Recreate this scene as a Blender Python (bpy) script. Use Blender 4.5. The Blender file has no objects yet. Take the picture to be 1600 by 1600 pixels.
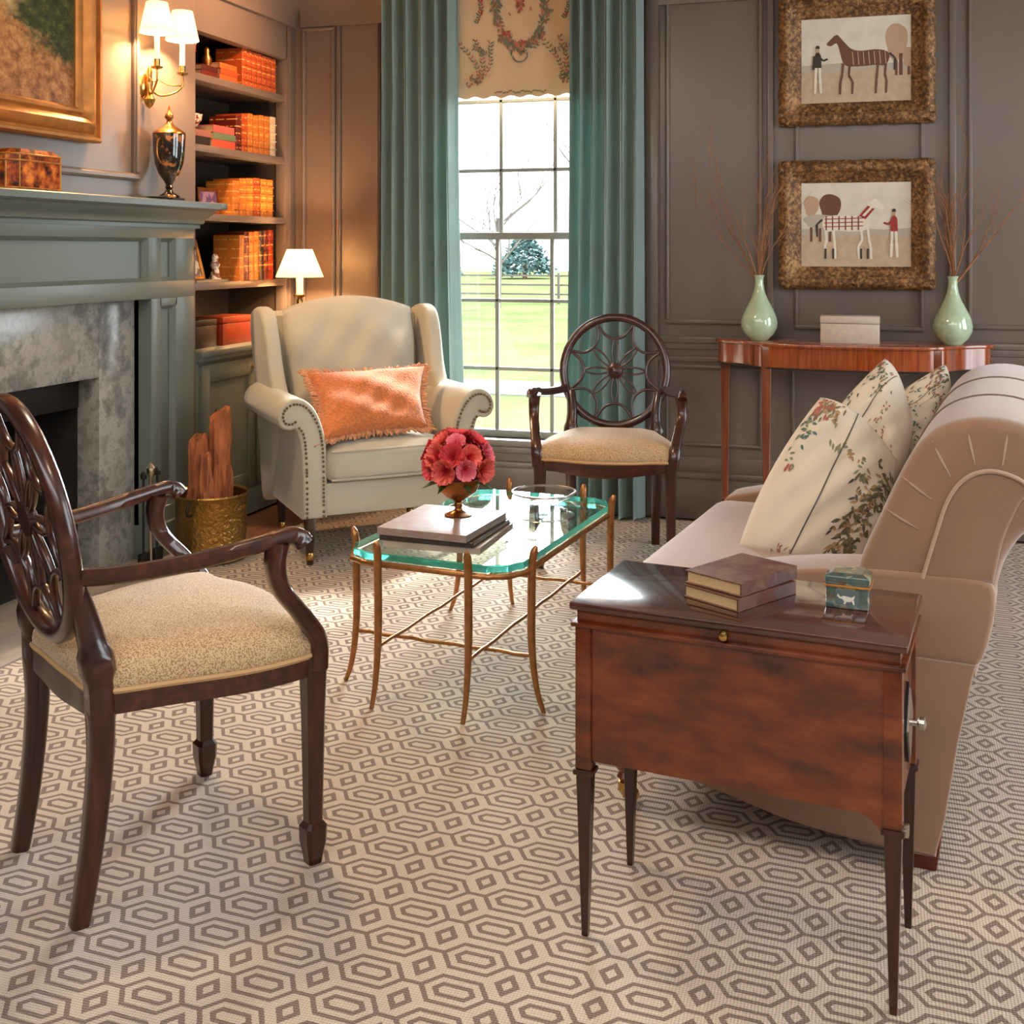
import bpy, bmesh, math, random
from mathutils import Vector, Matrix
sc = bpy.context.scene
COL = sc.collection
PI = math.pi
R = math.radians

# ------------------------------------------------------------ camera, light, exposure
cam_d = bpy.data.cameras.new('camera'); cam = bpy.data.objects.new('camera', cam_d); COL.objects.link(cam)
cam.location = (0, 0, 1.25); cam.rotation_euler = (R(90), 0, R(17.1))
cam_d.sensor_width = 36; cam_d.lens = 40.5; cam_d.shift_y = -410/1600; cam_d.clip_start = .05; cam_d.clip_end = 400
sc.camera = cam
sc.view_settings.view_transform = 'Standard'; sc.view_settings.look = 'None'
sc.view_settings.gamma = 1; sc.view_settings.use_curve_mapping = False
sc.view_settings.exposure = 1.42
w = bpy.data.worlds.new('world'); sc.world = w; w.use_nodes = True
wn = w.node_tree; wn.nodes.clear()
wo = wn.nodes.new('ShaderNodeOutputWorld'); wb = wn.nodes.new('ShaderNodeBackground')
wb.inputs[0].default_value = (.88, .95, 1.0, 1); wb.inputs[1].default_value = 3.0
wn.links.new(wb.outputs[0], wo.inputs[0])
def lamp(name, typ, loc, energy, color, rot=(0, 0, 0), **k):
    d = bpy.data.lights.new(name, typ); d.energy = energy; d.color = color
    for a, b in k.items(): setattr(d, a, b)
    o = bpy.data.objects.new(name, d); COL.objects.link(o); o.location = loc; o.rotation_euler = rot
    return o
# low, hazy daylight that comes in through the garden window
lamp('sun', 'SUN', (0, 20, 15), 5.0, (1, .95, .86), (R(-52), 0, R(-13)), angle=R(6))
# broad glow of the bright sky low over the field, through the same window
lamp('sky_glow', 'SUN', (0, 24, 12), 13.0, (.86, .95, 1), (R(-64), 0, R(4)), angle=R(50))
# overhead ceiling lights of the room, above and behind the viewer
lamp('ceiling_downlight', 'AREA', (.0, 1.0, 2.55), 6, (1, .80, .60), (0, 0, 0), shape='DISK', size=.5)
lamp('ceiling_downlight', 'AREA', (-1.6, 2.6, 2.55), 9, (1, .76, .52), (0, 0, 0), shape='DISK', size=.3)

lamp('added_bookcase_fill', 'SPOT', (-2.05, 4.55, 2.60), 46, (1, .50, .24), (0, R(62), 0), spot_size=R(100), spot_blend=1, shadow_soft_size=.08)  # added warm fill for the bookcase header and crown, not a room lamp
# ------------------------------------------------------------ materials
def lin(c):
    return tuple(((x/255)/12.92 if x/255 <= .04045 else ((x/255+.055)/1.055)**2.4) for x in c)+(1,)
class NT:
    def __init__(s, name):
        s.m = bpy.data.materials.new(name); s.m.use_nodes = True; s.t = s.m.node_tree
        s.b = s.t.nodes['Principled BSDF']; s.out = s.t.nodes['Material Output']
    def n(s, typ, **k):
        nd = s.t.nodes.new(typ)
        for a, b in k.items():
            if a.startswith('i_'):
                key = a[2:]; key = int(key) if key.isdigit() else key.replace('_', ' ')
                nd.inputs[key].default_value = b
            else: setattr(nd, a, b)
        return nd
    def l(s, a, b): s.t.links.new(a, b)
    def math(s, op, a, b=None, c=None):
        nd = s.t.nodes.new('ShaderNodeMath'); nd.operation = op
        for i, x in enumerate((a, b, c)):
            if x is None: continue
            if hasattr(x, 'links'): s.l(x, nd.inputs[i])
            else: nd.inputs[i].default_value = x
        return nd.outputs[0]
    def mix(s, f, a, b):
        nd = s.t.nodes.new('ShaderNodeMix'); nd.data_type = 'RGBA'
        for i, x in ((0, f), (6, a), (7, b)):
            if hasattr(x, 'links'): s.l(x, nd.inputs[i])
            else: nd.inputs[i].default_value = x
        return nd.outputs[2]
    def noise(s, scale, detail=3, vec=None, stretch=None, rough=.5, space='Object'):
        nd = s.n('ShaderNodeTexNoise'); nd.inputs['Scale'].default_value = scale; nd.inputs['Detail'].default_value = detail
        nd.inputs['Roughness'].default_value = rough
        tc = s.n('ShaderNodeTexCoord'); src = tc.outputs[space]
        if stretch:
            mp = s.n('ShaderNodeMapping'); mp.inputs['Scale'].default_value = stretch; s.l(src, mp.inputs[0]); src = mp.outputs[0]
        s.l(src, nd.inputs['Vector']); return nd.outputs[0]
    def ramp(s, f, stops):
        nd = s.n('ShaderNodeValToRGB'); e = nd.color_ramp.elements
        e[0].position, e[0].color = stops[0]; e[1].position, e[1].color = stops[-1]
        for p, c in stops[1:-1]:
            x = e.new(p); x.color = c
        s.l(f, nd.inputs[0]); return nd.outputs[0]
    def bump(s, h, strength, dist=.002):
        nd = s.n('ShaderNodeBump'); nd.inputs['Strength'].default_value = strength; nd.inputs['Distance'].default_value = dist
        s.l(h, nd.inputs['Height']); s.l(nd.outputs[0], s.b.inputs['Normal'])
def P(name, c, rough=.5, metal=0, var=0, vs=8, bump=0, bs=200, sheen=0, coat=0, spec=.5, bd=.002, stretch=None, trans=0, emit=None, es=0):
    t = NT(name); b = t.b; c = lin(c)
    b.inputs['Roughness'].default_value = rough; b.inputs['Metallic'].default_value = metal
    b.inputs['Specular IOR Level'].default_value = spec
    b.inputs['Coat Weight'].default_value = coat; b.inputs['Coat Roughness'].default_value = .12
    b.inputs['Sheen Weight'].default_value = sheen; b.inputs['Transmission Weight'].default_value = trans
    b.inputs['Base Color'].default_value = c
    if var:
        nz = t.noise(vs, 4, stretch=stretch)
        lo = tuple(x*(1-var) for x in c[:3])+(1,); hi = tuple(min(1, x*(1+var)) for x in c[:3])+(1,)
        t.l(t.ramp(nz, [(.3, lo), (.7, hi)]), b.inputs['Base Color'])
    if bump: t.bump(t.noise(bs, 2, stretch=stretch), bump, bd)
    if emit:
        b.inputs['Emission Color'].default_value = lin(emit); b.inputs['Emission Strength'].default_value = es
    return t.m
def wood(name, dark, mid, light, rough=.28, stretch=(1, 9, 9), coat=.4, sc_=5):
    t = NT(name)
    nz = t.noise(sc_, 6, stretch=stretch, rough=.6); n2 = t.noise(2.2, 3)
    f = t.math('ADD', t.math('MULTIPLY', nz, .7), t.math('MULTIPLY', n2, .3))
    t.l(t.ramp(f, [(.33, lin(dark)), (.5, lin(mid)), (.68, lin(light))]), t.b.inputs['Base Color'])
    t.b.inputs['Roughness'].default_value = rough; t.b.inputs['Coat Weight'].default_value = coat; t.b.inputs['Coat Roughness'].default_value = .08
    t.bump(nz, .08, .001)
    return t.m
M = {}
M['wall'] = P('taupe_wall_paint', (108, 95, 86), .30, var=.05, vs=3, bump=.05, bs=60, spec=.6)
M['sage'] = P('sage_panel_paint', (98, 106, 100), .36, var=.05, vs=3, bump=.05, bs=60, spec=.6)
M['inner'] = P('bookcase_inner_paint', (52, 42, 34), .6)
M['ceil'] = P('ceiling_paint', (196, 186, 172), .8)
M['white'] = P('window_paint', (128, 126, 118), .5)  # white paint; the grey of its backlit side is put into the colour
M['mahog'] = wood('mahogany', (30, 11, 7), (58, 23, 13), (86, 38, 20))
M['mahog_v'] = wood('mahogany_upright', (26, 10, 6), (52, 21, 12), (80, 36, 19), stretch=(9, 9, 1))
M['chest'] = wood('burl_walnut', (56, 21, 8), (102, 43, 14), (136, 68, 25), rough=.25, stretch=(2, 5, 5), sc_=4)
M['chest_top'] = wood('polished_mahogany', (44, 18, 13), (72, 34, 26), (92, 48, 36), rough=.14, stretch=(1.5, 8, 8), coat=1)
M['console'] = wood('satinwood', (106, 42, 14), (150, 68, 26), (178, 94, 42), rough=.2, stretch=(14, 3, 1), coat=.7)
M['console_v'] = wood('satinwood_leg', (84, 36, 16), (120, 58, 28), (142, 76, 40), rough=.25, stretch=(12, 12, 1), coat=.5)
M['floor'] = wood('floor_boards', (92, 60, 40), (120, 84, 60), (146, 108, 82), rough=.4, stretch=(9, 1, 1), coat=.2)
M['gold'] = P('gilt_iron', (168, 116, 70), .34, metal=.75, var=.2, vs=40, bump=.4, bs=90, bd=.003)
M['gilt'] = P('gilt_wood', (198, 136, 66), .35, metal=.6, var=.25, vs=30, bump=.5, bs=60, bd=.004)
M['brass'] = P('brass', (196, 158, 92), .22, metal=1, var=.15, vs=12)
M['antique'] = P('antique_gold', (160, 106, 56), .28, metal=.9, var=.3, vs=25)
M['silver'] = P('silver', (190, 185, 178), .25, metal=1)
M['black'] = P('black_iron', (22, 20, 19), .5, metal=.3)
M['soot'] = P('firebox_soot', (26, 24, 24), .9, var=.3, vs=10, bump=.4, bs=20, bd=.01)
M['legdark'] = P('dark_leg_wood', (46, 32, 24), .3, coat=.3)
M['cream'] = P('armchair_linen', (170, 165, 148), .85, sheen=.3, var=.04, vs=6, bump=.25, bs=500)
M['nail'] = P('nailheads', (110, 88, 58), .35, metal=.9)
M['velvet'] = P('taupe_velvet', (142, 107, 82), .8, sheen=.6, var=.10, vs=5, bump=.15, bs=300)
M['velvet_pipe'] = P('velvet_welt', (172, 140, 116), .7, sheen=.8)
M['orange'] = P('orange_chenille', (180, 102, 50), .9, sheen=.4, var=.28, vs=90, bump=.9, bs=160, bd=.004)
M['fringe'] = P('pillow_fringe', (188, 130, 88), .9, sheen=.4, var=.25, vs=60, bump=.9, bs=120, bd=.004)
M['teal'] = P('teal_silk_curtain', (138, 160, 154), .55, sheen=.5, var=.06, vs=5, bump=.2, bs=260)
def translucent(m, c, k):
    nt = m.node_tree; out = nt.nodes['Material Output']; b = nt.nodes['Principled BSDF']; tl = nt.nodes.new('ShaderNodeBsdfTranslucent'); tl.inputs[0].default_value = lin(c)
    mx = nt.nodes.new('ShaderNodeMixShader'); mx.inputs[0].default_value = k; nt.links.new(b.outputs[0], mx.inputs[1]); nt.links.new(tl.outputs[0], mx.inputs[2]); nt.links.new(mx.outputs[0], out.inputs[0])
translucent(M['teal'], (136, 178, 170), .22)
M['lining'] = P('curtain_lining', (150, 142, 130), .8)
M['celadon'] = P('celadon_glaze', (172, 192, 160), .1, var=.12, vs=18, coat=1)
M['twig'] = P('twig_bark', (148, 100, 66), .8, var=.3, vs=30)
M['paper'] = P('book_pages', (206, 170, 124), .8, var=.12, vs=80, stretch=(1, 1, 12))
M['stone_box'] = P('shagreen_box', (196, 180, 162), .5, var=.08, vs=60, bump=.3, bs=90)
M['log'] = P('fatwood_log', (158, 92, 54), .85, var=.45, vs=14, bump=1, bs=30, bd=.012, stretch=(2.5, 2.5, .5))
def shade_m():
    t = NT('lamp_shade_silk'); b = t.b; b.inputs['Base Color'].default_value = lin((240, 218, 170)); b.inputs['Roughness'].default_value = .9
    b.inputs['Emission Color'].default_value = lin((255, 244, 214)); b.inputs['Emission Strength'].default_value = .2
    tl = t.n('ShaderNodeBsdfTranslucent'); tl.inputs[0].default_value = lin((250, 240, 214)); mx = t.n('ShaderNodeMixShader'); mx.inputs[0].default_value = .5
    t.l(b.outputs[0], mx.inputs[1]); t.l(tl.outputs[0], mx.inputs[2]); t.l(mx.outputs[0], t.out.inputs[0]); return t.m
M['shade'] = shade_m()
M['candle'] = P('candle_sleeve', (240, 228, 204), .6, emit=(255, 220, 160), es=.3)
M['hearth'] = P('hearth_stone', (150, 140, 130), .45, var=.22, vs=5, stretch=(3, 1, 1), bump=.1, bs=20)
def worn(n_, a, b, s_, rough):
    t = NT(n_); nz = t.noise(s_, 5, rough=.7); t.l(t.ramp(nz, [(.42, lin(a)), (.62, lin(b))]), t.b.inputs['Base Color']); t.b.inputs['Roughness'].default_value = rough; return t.m
M['red'] = worn('oxblood_leather', (84, 34, 28), (112, 82, 58), 26, .45)
M['brownleather'] = P('brown_leather', (92, 52, 38), .42, var=.25, vs=40)
def floral_tin():
    t = NT('painted_tin'); v = t.n('ShaderNodeTexVoronoi'); v.inputs['Scale'].default_value = 70
    tc = t.n('ShaderNodeTexCoord'); t.l(tc.outputs['Object'], v.inputs['Vector'])
    f = t.math('FRACT', t.math('MULTIPLY', v.outputs['Color'], 3.1))
    t.l(t.ramp(f, [(0, lin((50, 80, 80))), (.35, lin((80, 96, 88))), (.6, lin((150, 140, 110))), (.85, lin((92, 84, 72)))]), t.b.inputs['Base Color'])
    t.b.inputs['Roughness'].default_value = .2; t.b.inputs['Coat Weight'].default_value = .6
    return t.m
M['tin'] = floral_tin()
def leopard(name, base, dk, s):
    t = NT(name); nz = t.noise(s, 2, rough=.6)
    t.l(t.ramp(nz, [(.44, lin(dk)), (.52, lin(base))]), t.b.inputs['Base Color'])
    t.b.inputs['Roughness'].default_value = .9; t.b.inputs['Sheen Weight'].default_value = .3
    t.bump(nz, .5, .002); return t.m
M['seat'] = leopard('speckled_chenille', (196, 168, 130), (146, 112, 76), 330)
def tortoise():
    t = NT('tortoiseshell'); nz = t.noise(26, 4, rough=.6)
    t.l(t.ramp(nz, [(.36, lin((52, 18, 8))), (.5, lin((150, 62, 18))), (.66, lin((226, 130, 48)))]), t.b.inputs['Base Color'])
    t.b.inputs['Roughness'].default_value = .12; t.b.inputs['Coat Weight'].default_value = 1; return t.m
M['tort'] = tortoise()
def urnm():
    t = NT('black_gold_porcelain'); nz = t.noise(22, 3, rough=.6)
    t.l(t.ramp(nz, [(.56, lin((24, 18, 14))), (.64, lin((172, 110, 50)))]), t.b.inputs['Base Color'])
    t.b.inputs['Roughness'].default_value = .1; t.b.inputs['Coat Weight'].default_value = 1; return t.m
M['urn'] = urnm()
def marble():
    t = NT('grey_marble'); a = t.noise(3.2, 6, rough=.65); b = t.noise(16, 6, rough=.7)
    f = t.math('ADD', t.math('MULTIPLY', a, .6), t.math('MULTIPLY', b, .4))
    t.l(t.ramp(f, [(.36, lin((92, 92, 90))), (.45, lin((122, 122, 118))), (.51, lin((158, 156, 150))), (.57, lin((136, 134, 128))), (.66, lin((118, 112, 104)))]), t.b.inputs['Base Color'])
    t.b.inputs['Roughness'].default_value = .2; return t.m
M['marble'] = marble()
def frame_m():
    t = NT('carved_gilt'); nz = t.noise(60, 4, rough=.65); n2 = t.noise(7, 2)
    f = t.math('ADD', t.math('MULTIPLY', nz, .75), t.math('MULTIPLY', n2, .25))
    t.l(t.ramp(f, [(.38, lin((70, 46, 26))), (.5, lin((122, 84, 48))), (.62, lin((176, 132, 84)))]), t.b.inputs['Base Color'])
    t.b.inputs['Roughness'].default_value = .42; t.b.inputs['Metallic'].default_value = .35
    t.bump(nz, 1, .006); return t.m
M['carved'] = frame_m()
def rug():
    t = NT('geometric_carpet'); p, q = .156, .095; a = .044
    g = t.n('ShaderNodeNewGeometry'); mp = t.n('ShaderNodeMapping'); mp.inputs['Location'].default_value = (.80, -2.12, 0)
    mp.vector_type = 'POINT'; t.l(g.outputs['Position'], mp.inputs[0])
    m2 = t.n('ShaderNodeMapping'); m2.inputs['Rotation'].default_value = (0, 0, R(4)); t.l(mp.outputs[0], m2.inputs[0])
    nz = t.n('ShaderNodeTexNoise'); nz.inputs['Scale'].default_value = 260; t.l(g.outputs['Position'], nz.inputs['Vector'])
    sx = t.n('ShaderNodeSeparateXYZ'); t.l(m2.outputs[0], sx.inputs[0])
    jit = t.math('MULTIPLY', t.math('SUBTRACT', nz.outputs[0], .5), .003)
    def fold(v, per):
        v = t.math('ADD', v, jit)
        return t.math('MULTIPLY', t.math('ABSOLUTE', t.math('SUBTRACT', t.math('FRACT', t.math('ADD', t.math('DIVIDE', v, per), .5)), .5)), per)
    x = fold(sx.outputs[0], p); y = fold(sx.outputs[1], q)
    hh, tip, a1 = .0395, .066, .037
    nx, ny = hh, tip-a1; L = math.hypot(nx, ny); nx /= L; ny /= L
    s = t.math('SUBTRACT', nx*tip, t.math('ADD', t.math('MULTIPLY', x, nx), t.math('MULTIPLY', y, ny)))
    eh = t.math('MINIMUM', s, t.math('SUBTRACT', hh, y))
    ins = t.math('GREATER_THAN', eh, 0)
    sq = t.math('ADD', t.math('MULTIPLY', t.math('SUBTRACT', p/2, x), nx), t.math('MULTIPLY', t.math('SUBTRACT', q/2, y), ny))
    def band(e, lo, hi): return t.math('MULTIPLY', t.math('GREATER_THAN', e, lo), t.math('LESS_THAN', e, hi))
    dh = t.math('MAXIMUM', t.math('LESS_THAN', eh, .0090), band(eh, .0205, .0302))
    ds = t.math('MAXIMUM', band(sq, .0085, .0192), t.math('MULTIPLY', t.math('LESS_THAN', y, .0046), t.math('GREATER_THAN', x, tip-.004)))
    dark = t.math('ADD', t.math('MULTIPLY', ins, dh), t.math('MULTIPLY', t.math('SUBTRACT', 1, ins), ds))
    loop = t.n('ShaderNodeTexWave'); loop.inputs['Scale'].default_value = 55; loop.inputs['Distortion'].default_value = 1.5; loop.bands_direction = 'X'
    t.l(g.outputs['Position'], loop.inputs['Vector'])
    lp2 = t.n('ShaderNodeTexWave'); lp2.inputs['Scale'].default_value = 55; lp2.inputs['Distortion'].default_value = 1.5; lp2.bands_direction = 'Y'
    t.l(g.outputs['Position'], lp2.inputs['Vector'])
    lp = t.math('MULTIPLY', t.math('ADD', loop.outputs[1], lp2.outputs[1]), .5)
    c1 = t.mix(lp, lin((176, 158, 138)), lin((202, 186, 166))); c2 = t.mix(lp, lin((106, 86, 72)), lin((130, 108, 92)))
    t.l(t.mix(dark, c1, c2), t.b.inputs['Base Color'])
    t.b.inputs['Roughness'].default_value = .95; t.b.inputs['Specular IOR Level'].default_value = .15; t.b.inputs['Sheen Weight'].default_value = .2
    h = t.math('ADD', lp, t.math('MULTIPLY', dark, -.6)); t.bump(h, .5, .003)
    return t.m
M['rug'] = rug()
def schlick(t):
    lw = t.n('ShaderNodeLayerWeight'); lw.inputs['Blend'].default_value = .5
    return t.math('ADD', t.math('MULTIPLY', t.math('POWER', lw.outputs['Facing'], 5), .94), .04)
def pane():
    t = NT('window_glass'); t.t.nodes.remove(t.b)
    tr = t.n('ShaderNodeBsdfTransparent'); gl = t.n('ShaderNodeBsdfGlossy'); gl.inputs['Roughness'].default_value = .02
    fr = schlick(t); mx = t.n('ShaderNodeMixShader')
    t.l(fr, mx.inputs[0]); t.l(tr.outputs[0], mx.inputs[1]); t.l(gl.outputs[0], mx.inputs[2]); t.l(mx.outputs[0], t.out.inputs[0])
    return t.m
M['pane'] = pane()
def tglass(name, col, ior, edge=False):
    t = NT(name); t.t.nodes.remove(t.b)
    tr = t.n('ShaderNodeBsdfTransparent'); tr.inputs[0].default_value = col
    gl = t.n('ShaderNodeBsdfGlossy'); gl.inputs['Roughness'].default_value = .02
    fr = schlick(t); mx = t.n('ShaderNodeMixShader')
    t.l(fr, mx.inputs[0])
    if edge:
        gb = t.n('ShaderNodeBsdfGlass'); gb.inputs[0].default_value = col; gb.inputs['Roughness'].default_value = .1
        df = t.n('ShaderNodeBsdfTranslucent'); df.inputs[0].default_value = col
        m3 = t.n('ShaderNodeMixShader'); m3.inputs[0].default_value = .45; t.l(gb.outputs[0], m3.inputs[1]); t.l(df.outputs[0], m3.inputs[2])
        t.l(m3.outputs[0], mx.inputs[1])
    else: t.l(tr.outputs[0], mx.inputs[1])
    t.l(gl.outputs[0], mx.inputs[2]); t.l(mx.outputs[0], t.out.inputs[0]); return t.m
M['gtop'] = tglass('table_glass', (.88, .97, .93, 1), 1.5)
M['gedge'] = tglass('table_glass_edge', (.10, .58, .48, 1), 1.5, True)
M['crystal'] = tglass('crystal', (.93, .95, .95, 1), 1.55)
def canvas_landscape():
    t = NT('landscape_painting'); tc = t.n('ShaderNodeTexCoord'); s = t.n('ShaderNodeSeparateXYZ'); t.l(tc.outputs['Generated'], s.inputs[0])
    nz = t.noise(6, 6, rough=.7, space='Generated'); n2 = t.noise(22, 5, rough=.75, space='Generated')
    y = s.outputs[0]; z = s.outputs[2]
    d = t.math('SUBTRACT', nz, .5)
    trees = t.math('ADD', t.math('ADD', z, t.math('MULTIPLY', d, .5)), t.math('MULTIPLY', y, .7))
    tm = t.ramp(trees, [(.78, (0, 0, 0, 1)), (.86, (1, 1, 1, 1))])
    path = t.ramp(t.math('ADD', n2, t.math('MULTIPLY', z, .2)), [(.35, lin((92, 52, 30))), (.5, lin((150, 96, 56))), (.65, lin((190, 140, 88)))])
    tree = t.ramp(n2, [(.36, lin((26, 34, 20))), (.52, lin((52, 64, 34))), (.66, lin((96, 96, 50)))])
    sky = t.ramp(t.math('ADD', t.math('SUBTRACT', z, t.math('MULTIPLY', y, 1.6)), t.math('ADD', .82, t.math('MULTIPLY', d, .5))), [(.05, (0, 0, 0, 1)), (.2, (1, 1, 1, 1))])
    c = t.mix(tm, path, tree); c = t.mix(t.math('MULTIPLY', sky, tm), c, lin((206, 168, 118)))
    t.l(c, t.b.inputs['Base Color']); t.b.inputs['Roughness'].default_value = .45; return t.m
M['landscape'] = canvas_landscape()
def flat(name, c, rough=.7): 
    if name not in M: M[name] = P(name, c, rough)
    return M[name]

# ------------------------------------------------------------ mesh helpers
def finish(name, bm, mats, parent=None, smooth=35, kind=None, **tags):
    bm.normal_update()
    me = bpy.data.meshes.new(name); bm.to_mesh(me); bm.free()
    if not isinstance(mats, (list, tuple)): mats = [mats]
    for m in mats: me.materials.append(m)
    if smooth:
        me.polygons.foreach_set('use_smooth', [True]*len(me.polygons)); me.set_sharp_from_angle(angle=R(smooth))
    o = bpy.data.objects.new(name, me); COL.objects.link(o)
    if parent: o.parent = parent
    if kind: o['kind'] = kind
    for k, v in tags.items(): o[k] = v
    return o
def tag(o, label, cat, group=None, kind=None):
    o['label'] = label; o['category'] = cat
    if group: o['group'] = group
    if kind: o['kind'] = kind
    return o
def thing(name, label, cat, loc=(0, 0, 0), rz=0, group=None):
    o = bpy.data.objects.new(name, None); COL.objects.link(o); o.location = loc; o.rotation_euler = (0, 0, rz); o.empty_display_size = .1
    return tag(o, label, cat, group)
def recentre(o):
    """move a mesh object's origin to the middle of its base"""
    me = o.data; xs = [v.co for v in me.vertices]
    c = Vector((sum(v.x for v in xs)/len(xs), sum(v.y for v in xs)/len(xs), min(v.z for v in xs)))
    me.transform(Matrix.Translation(-c)); o.location = c
    return o
def B(): return bmesh.new()
def mark(bm, n0, mi):
    bm.faces.ensure_lookup_table()
    for f in bm.faces[n0:]: f.material_index = mi
def box(bm, x0, x1, y0, y1, z0, z1, bev=0, seg=2, mi=0, mat=None):
    n0 = len(bm.faces)
    t = bmesh.new(); bmesh.ops.create_cube(t, size=1)
    for v in t.verts: v.co = Vector(((x0+x1)/2+v.co.x*(x1-x0), (y0+y1)/2+v.co.y*(y1-y0), (z0+z1)/2+v.co.z*(z1-z0)))
    if bev: bmesh.ops.bevel(t, geom=t.edges[:], offset=bev, segments=seg, affect='EDGES', profile=.5)
    merge(bm, t, mat, mi)
def merge(bm, t, mat=None, mi=0):
    vm = {}
    for v in t.verts: vm[v] = bm.verts.new(mat @ v.co if mat else v.co)
    for f in t.faces:
        try: g = bm.faces.new([vm[v] for v in f.verts]); g.material_index = mi if mi else f.material_index
        except ValueError: pass
    t.free()
def prism(bm, pts, axis, a, b, mi=0, bev=0, seg=2, mat=None):
    """2D outline extruded along axis: axis 0 -> pts are (y,z); 1 -> (x,z); 2 -> (x,y)"""
    t = bmesh.new()
    def mk(p, c): return {0: (c, p[0], p[1]), 1: (p[0], c, p[1]), 2: (p[0], p[1], c)}[axis]
    A = [t.verts.new(mk(p, a)) for p in pts]; Bv = [t.verts.new(mk(p, b)) for p in pts]; n = len(pts)
    t.faces.new(A); t.faces.new(Bv[::-1])
    for i in range(n): t.faces.new((A[i], Bv[i], Bv[(i+1) % n], A[(i+1) % n]))
    bmesh.ops.recalc_face_normals(t, faces=t.faces)
    if bev:
        capf = {f for f in t.faces if len(f.verts) == n and n > 4} 
        es = [e for e in t.edges if any(f in capf for f in e.link_faces)] if n > 4 else t.edges[:]
        bmesh.ops.bevel(t, geom=es, offset=bev, segments=seg, affect='EDGES', profile=.5)
    merge(bm, t, mat, mi)
def loft(bm, rings, closed=False, cap=True, mi=0):
    vs = [[bm.verts.new(p) for p in r] for r in rings]; n = len(rings[0]); N = len(vs)
    fs = []
    for i in range(N if closed else N-1):
        a, b = vs[i], vs[(i+1) % N]
        for j in range(n): fs.append(bm.faces.new((a[j], a[(j+1) % n], b[(j+1) % n], b[j])))
    if cap and not closed: fs.append(bm.faces.new(vs[0][::-1])); fs.append(bm.faces.new(vs[-1]))
    for f in fs: f.material_index = mi
    bmesh.ops.recalc_face_normals(bm, faces=fs)
def sweep(bm, path, sec, closed=False, mi=0, up=(0, 0, 1), scale=None, cap=True):
    """sec: list of (side, up) offsets; up: reference direction kept roughly perpendicular"""
    path = [Vector(p) for p in path]; N = len(path); rings = []; up = Vector(up)
    for i, p in enumerate(path):
        a = path[(i-1) % N] if (closed or i > 0) else p; b = path[(i+1) % N] if (closed or i < N-1) else p
        d = (b-a).normalized(); s = d.cross(up)
        if s.length < 1e-4: s = d.cross(Vector((1, 0, 0)))
        s.normalize(); u = s.cross(d).normalized(); k = scale[i] if scale else 1
        kx, ky = (k if isinstance(k, tuple) else (k, k))
        rings.append([p+s*(x*kx)+u*(y*ky) for x, y in sec])
    loft(bm, rings, closed, cap, mi)
def circ(r, n=10): return [(r*math.cos(2*PI*i/n), r*math.sin(2*PI*i/n)) for i in range(n)]
def rsec(w, h, c=.25):
    w /= 2; h /= 2; k = min(w, h)*c
    return [(-w+k, -h), (w-k, -h), (w, -h+k), (w, h-k), (w-k, h), (-w+k, h), (-w, h-k), (-w, -h+k)]
def tube(bm, path, r, n=8, closed=False, mi=0, rs=None, up=(0, 0, 1)):
    path = [Vector(p) for p in path]; N = len(path); s = None; rings = []; sec = circ(r, n)
    for i, p in enumerate(path):
        a = path[(i-1) % N] if (closed or i > 0) else p; b = path[(i+1) % N] if (closed or i < N-1) else p
        d = (b-a).normalized()
        if s is None:
            s = d.cross(Vector(up))
            if s.length < .1: s = d.cross(Vector((1, .3, 0)))
        s = (s-d*s.dot(d)).normalized(); u = s.cross(d); k = rs[i] if rs else 1
        rings.append([p+s*(x*k)+u*(y*k) for x, y in sec])
    loft(bm, rings, closed, True, mi)
def lathe(bm, prof, cx=0, cy=0, cz=0, n=24, mi=0, cap=True):
    loft(bm, [[(cx+r*math.cos(2*PI*i/n), cy+r*math.sin(2*PI*i/n), cz+z) for i in range(n)] for r, z in prof], False, cap, mi)
def spline(pts, n=8, closed=False):
    pts = [Vector(p) for p in pts]; N = len(pts); out = []
    for i in range(N if closed else N-1):
        g = lambda k: pts[k % N] if closed else pts[max(0, min(N-1, k))]
        p0, p1, p2, p3 = g(i-1), g(i), g(i+1), g(i+2)
        for j in range(n):
            t = j/n; out.append(.5*((2*p1)+(p2-p0)*t+(2*p0-5*p1+4*p2-p3)*t*t+(3*p1-p0-3*p2+p3)*t**3))
    if not closed: out.append(pts[-1])
    return out
def spl2(pts, n=6, closed=False): return [(v.x, v.y) for v in spline([(a, b, 0) for a, b in pts], n, closed)]
def cushion(bm, x0, x1, y0, y1, z0, z1, r=.04, crown=.02, n=12, mi=0, mat=None, belly=0):
    t = bmesh.new(); bmesh.ops.create_cube(t, size=2)
    bmesh.ops.subdivide_edges(t, edges=t.edges[:], cuts=n, use_grid_fill=True)
    hx, hy, hz = (x1-x0)/2, (y1-y0)/2, (z1-z0)/2; c = Vector(((x0+x1)/2, (y0+y1)/2, (z0+z1)/2)); r = min(r, hx*.98, hy*.98, hz*.98)
    for v in t.verts:
        q = v.co.copy(); p = Vector((q.x*hx, q.y*hy, q.z*hz))
        inn = Vector((max(-hx+r, min(hx-r, p.x)), max(-hy+r, min(hy-r, p.y)), max(-hz+r, min(hz-r, p.z))))
        d = p-inn
        if d.length > 1e-6: p = inn+d.normalized()*r
        k = (1-min(1, abs(q.x))**4)*(1-min(1, abs(q.y))**4)
        p.z += (crown if p.z > 0 else -crown*.2)*k
        if belly: 
            kk = (1-q.z*q.z); p.x += belly*kk*(1 if q.x > .9 else -1 if q.x < -.9 else 0); p.y += belly*kk*(1 if q.y > .9 else -1 if q.y < -.9 else 0)
        v.co = c+p
    merge(bm, t, mat, mi)
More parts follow.
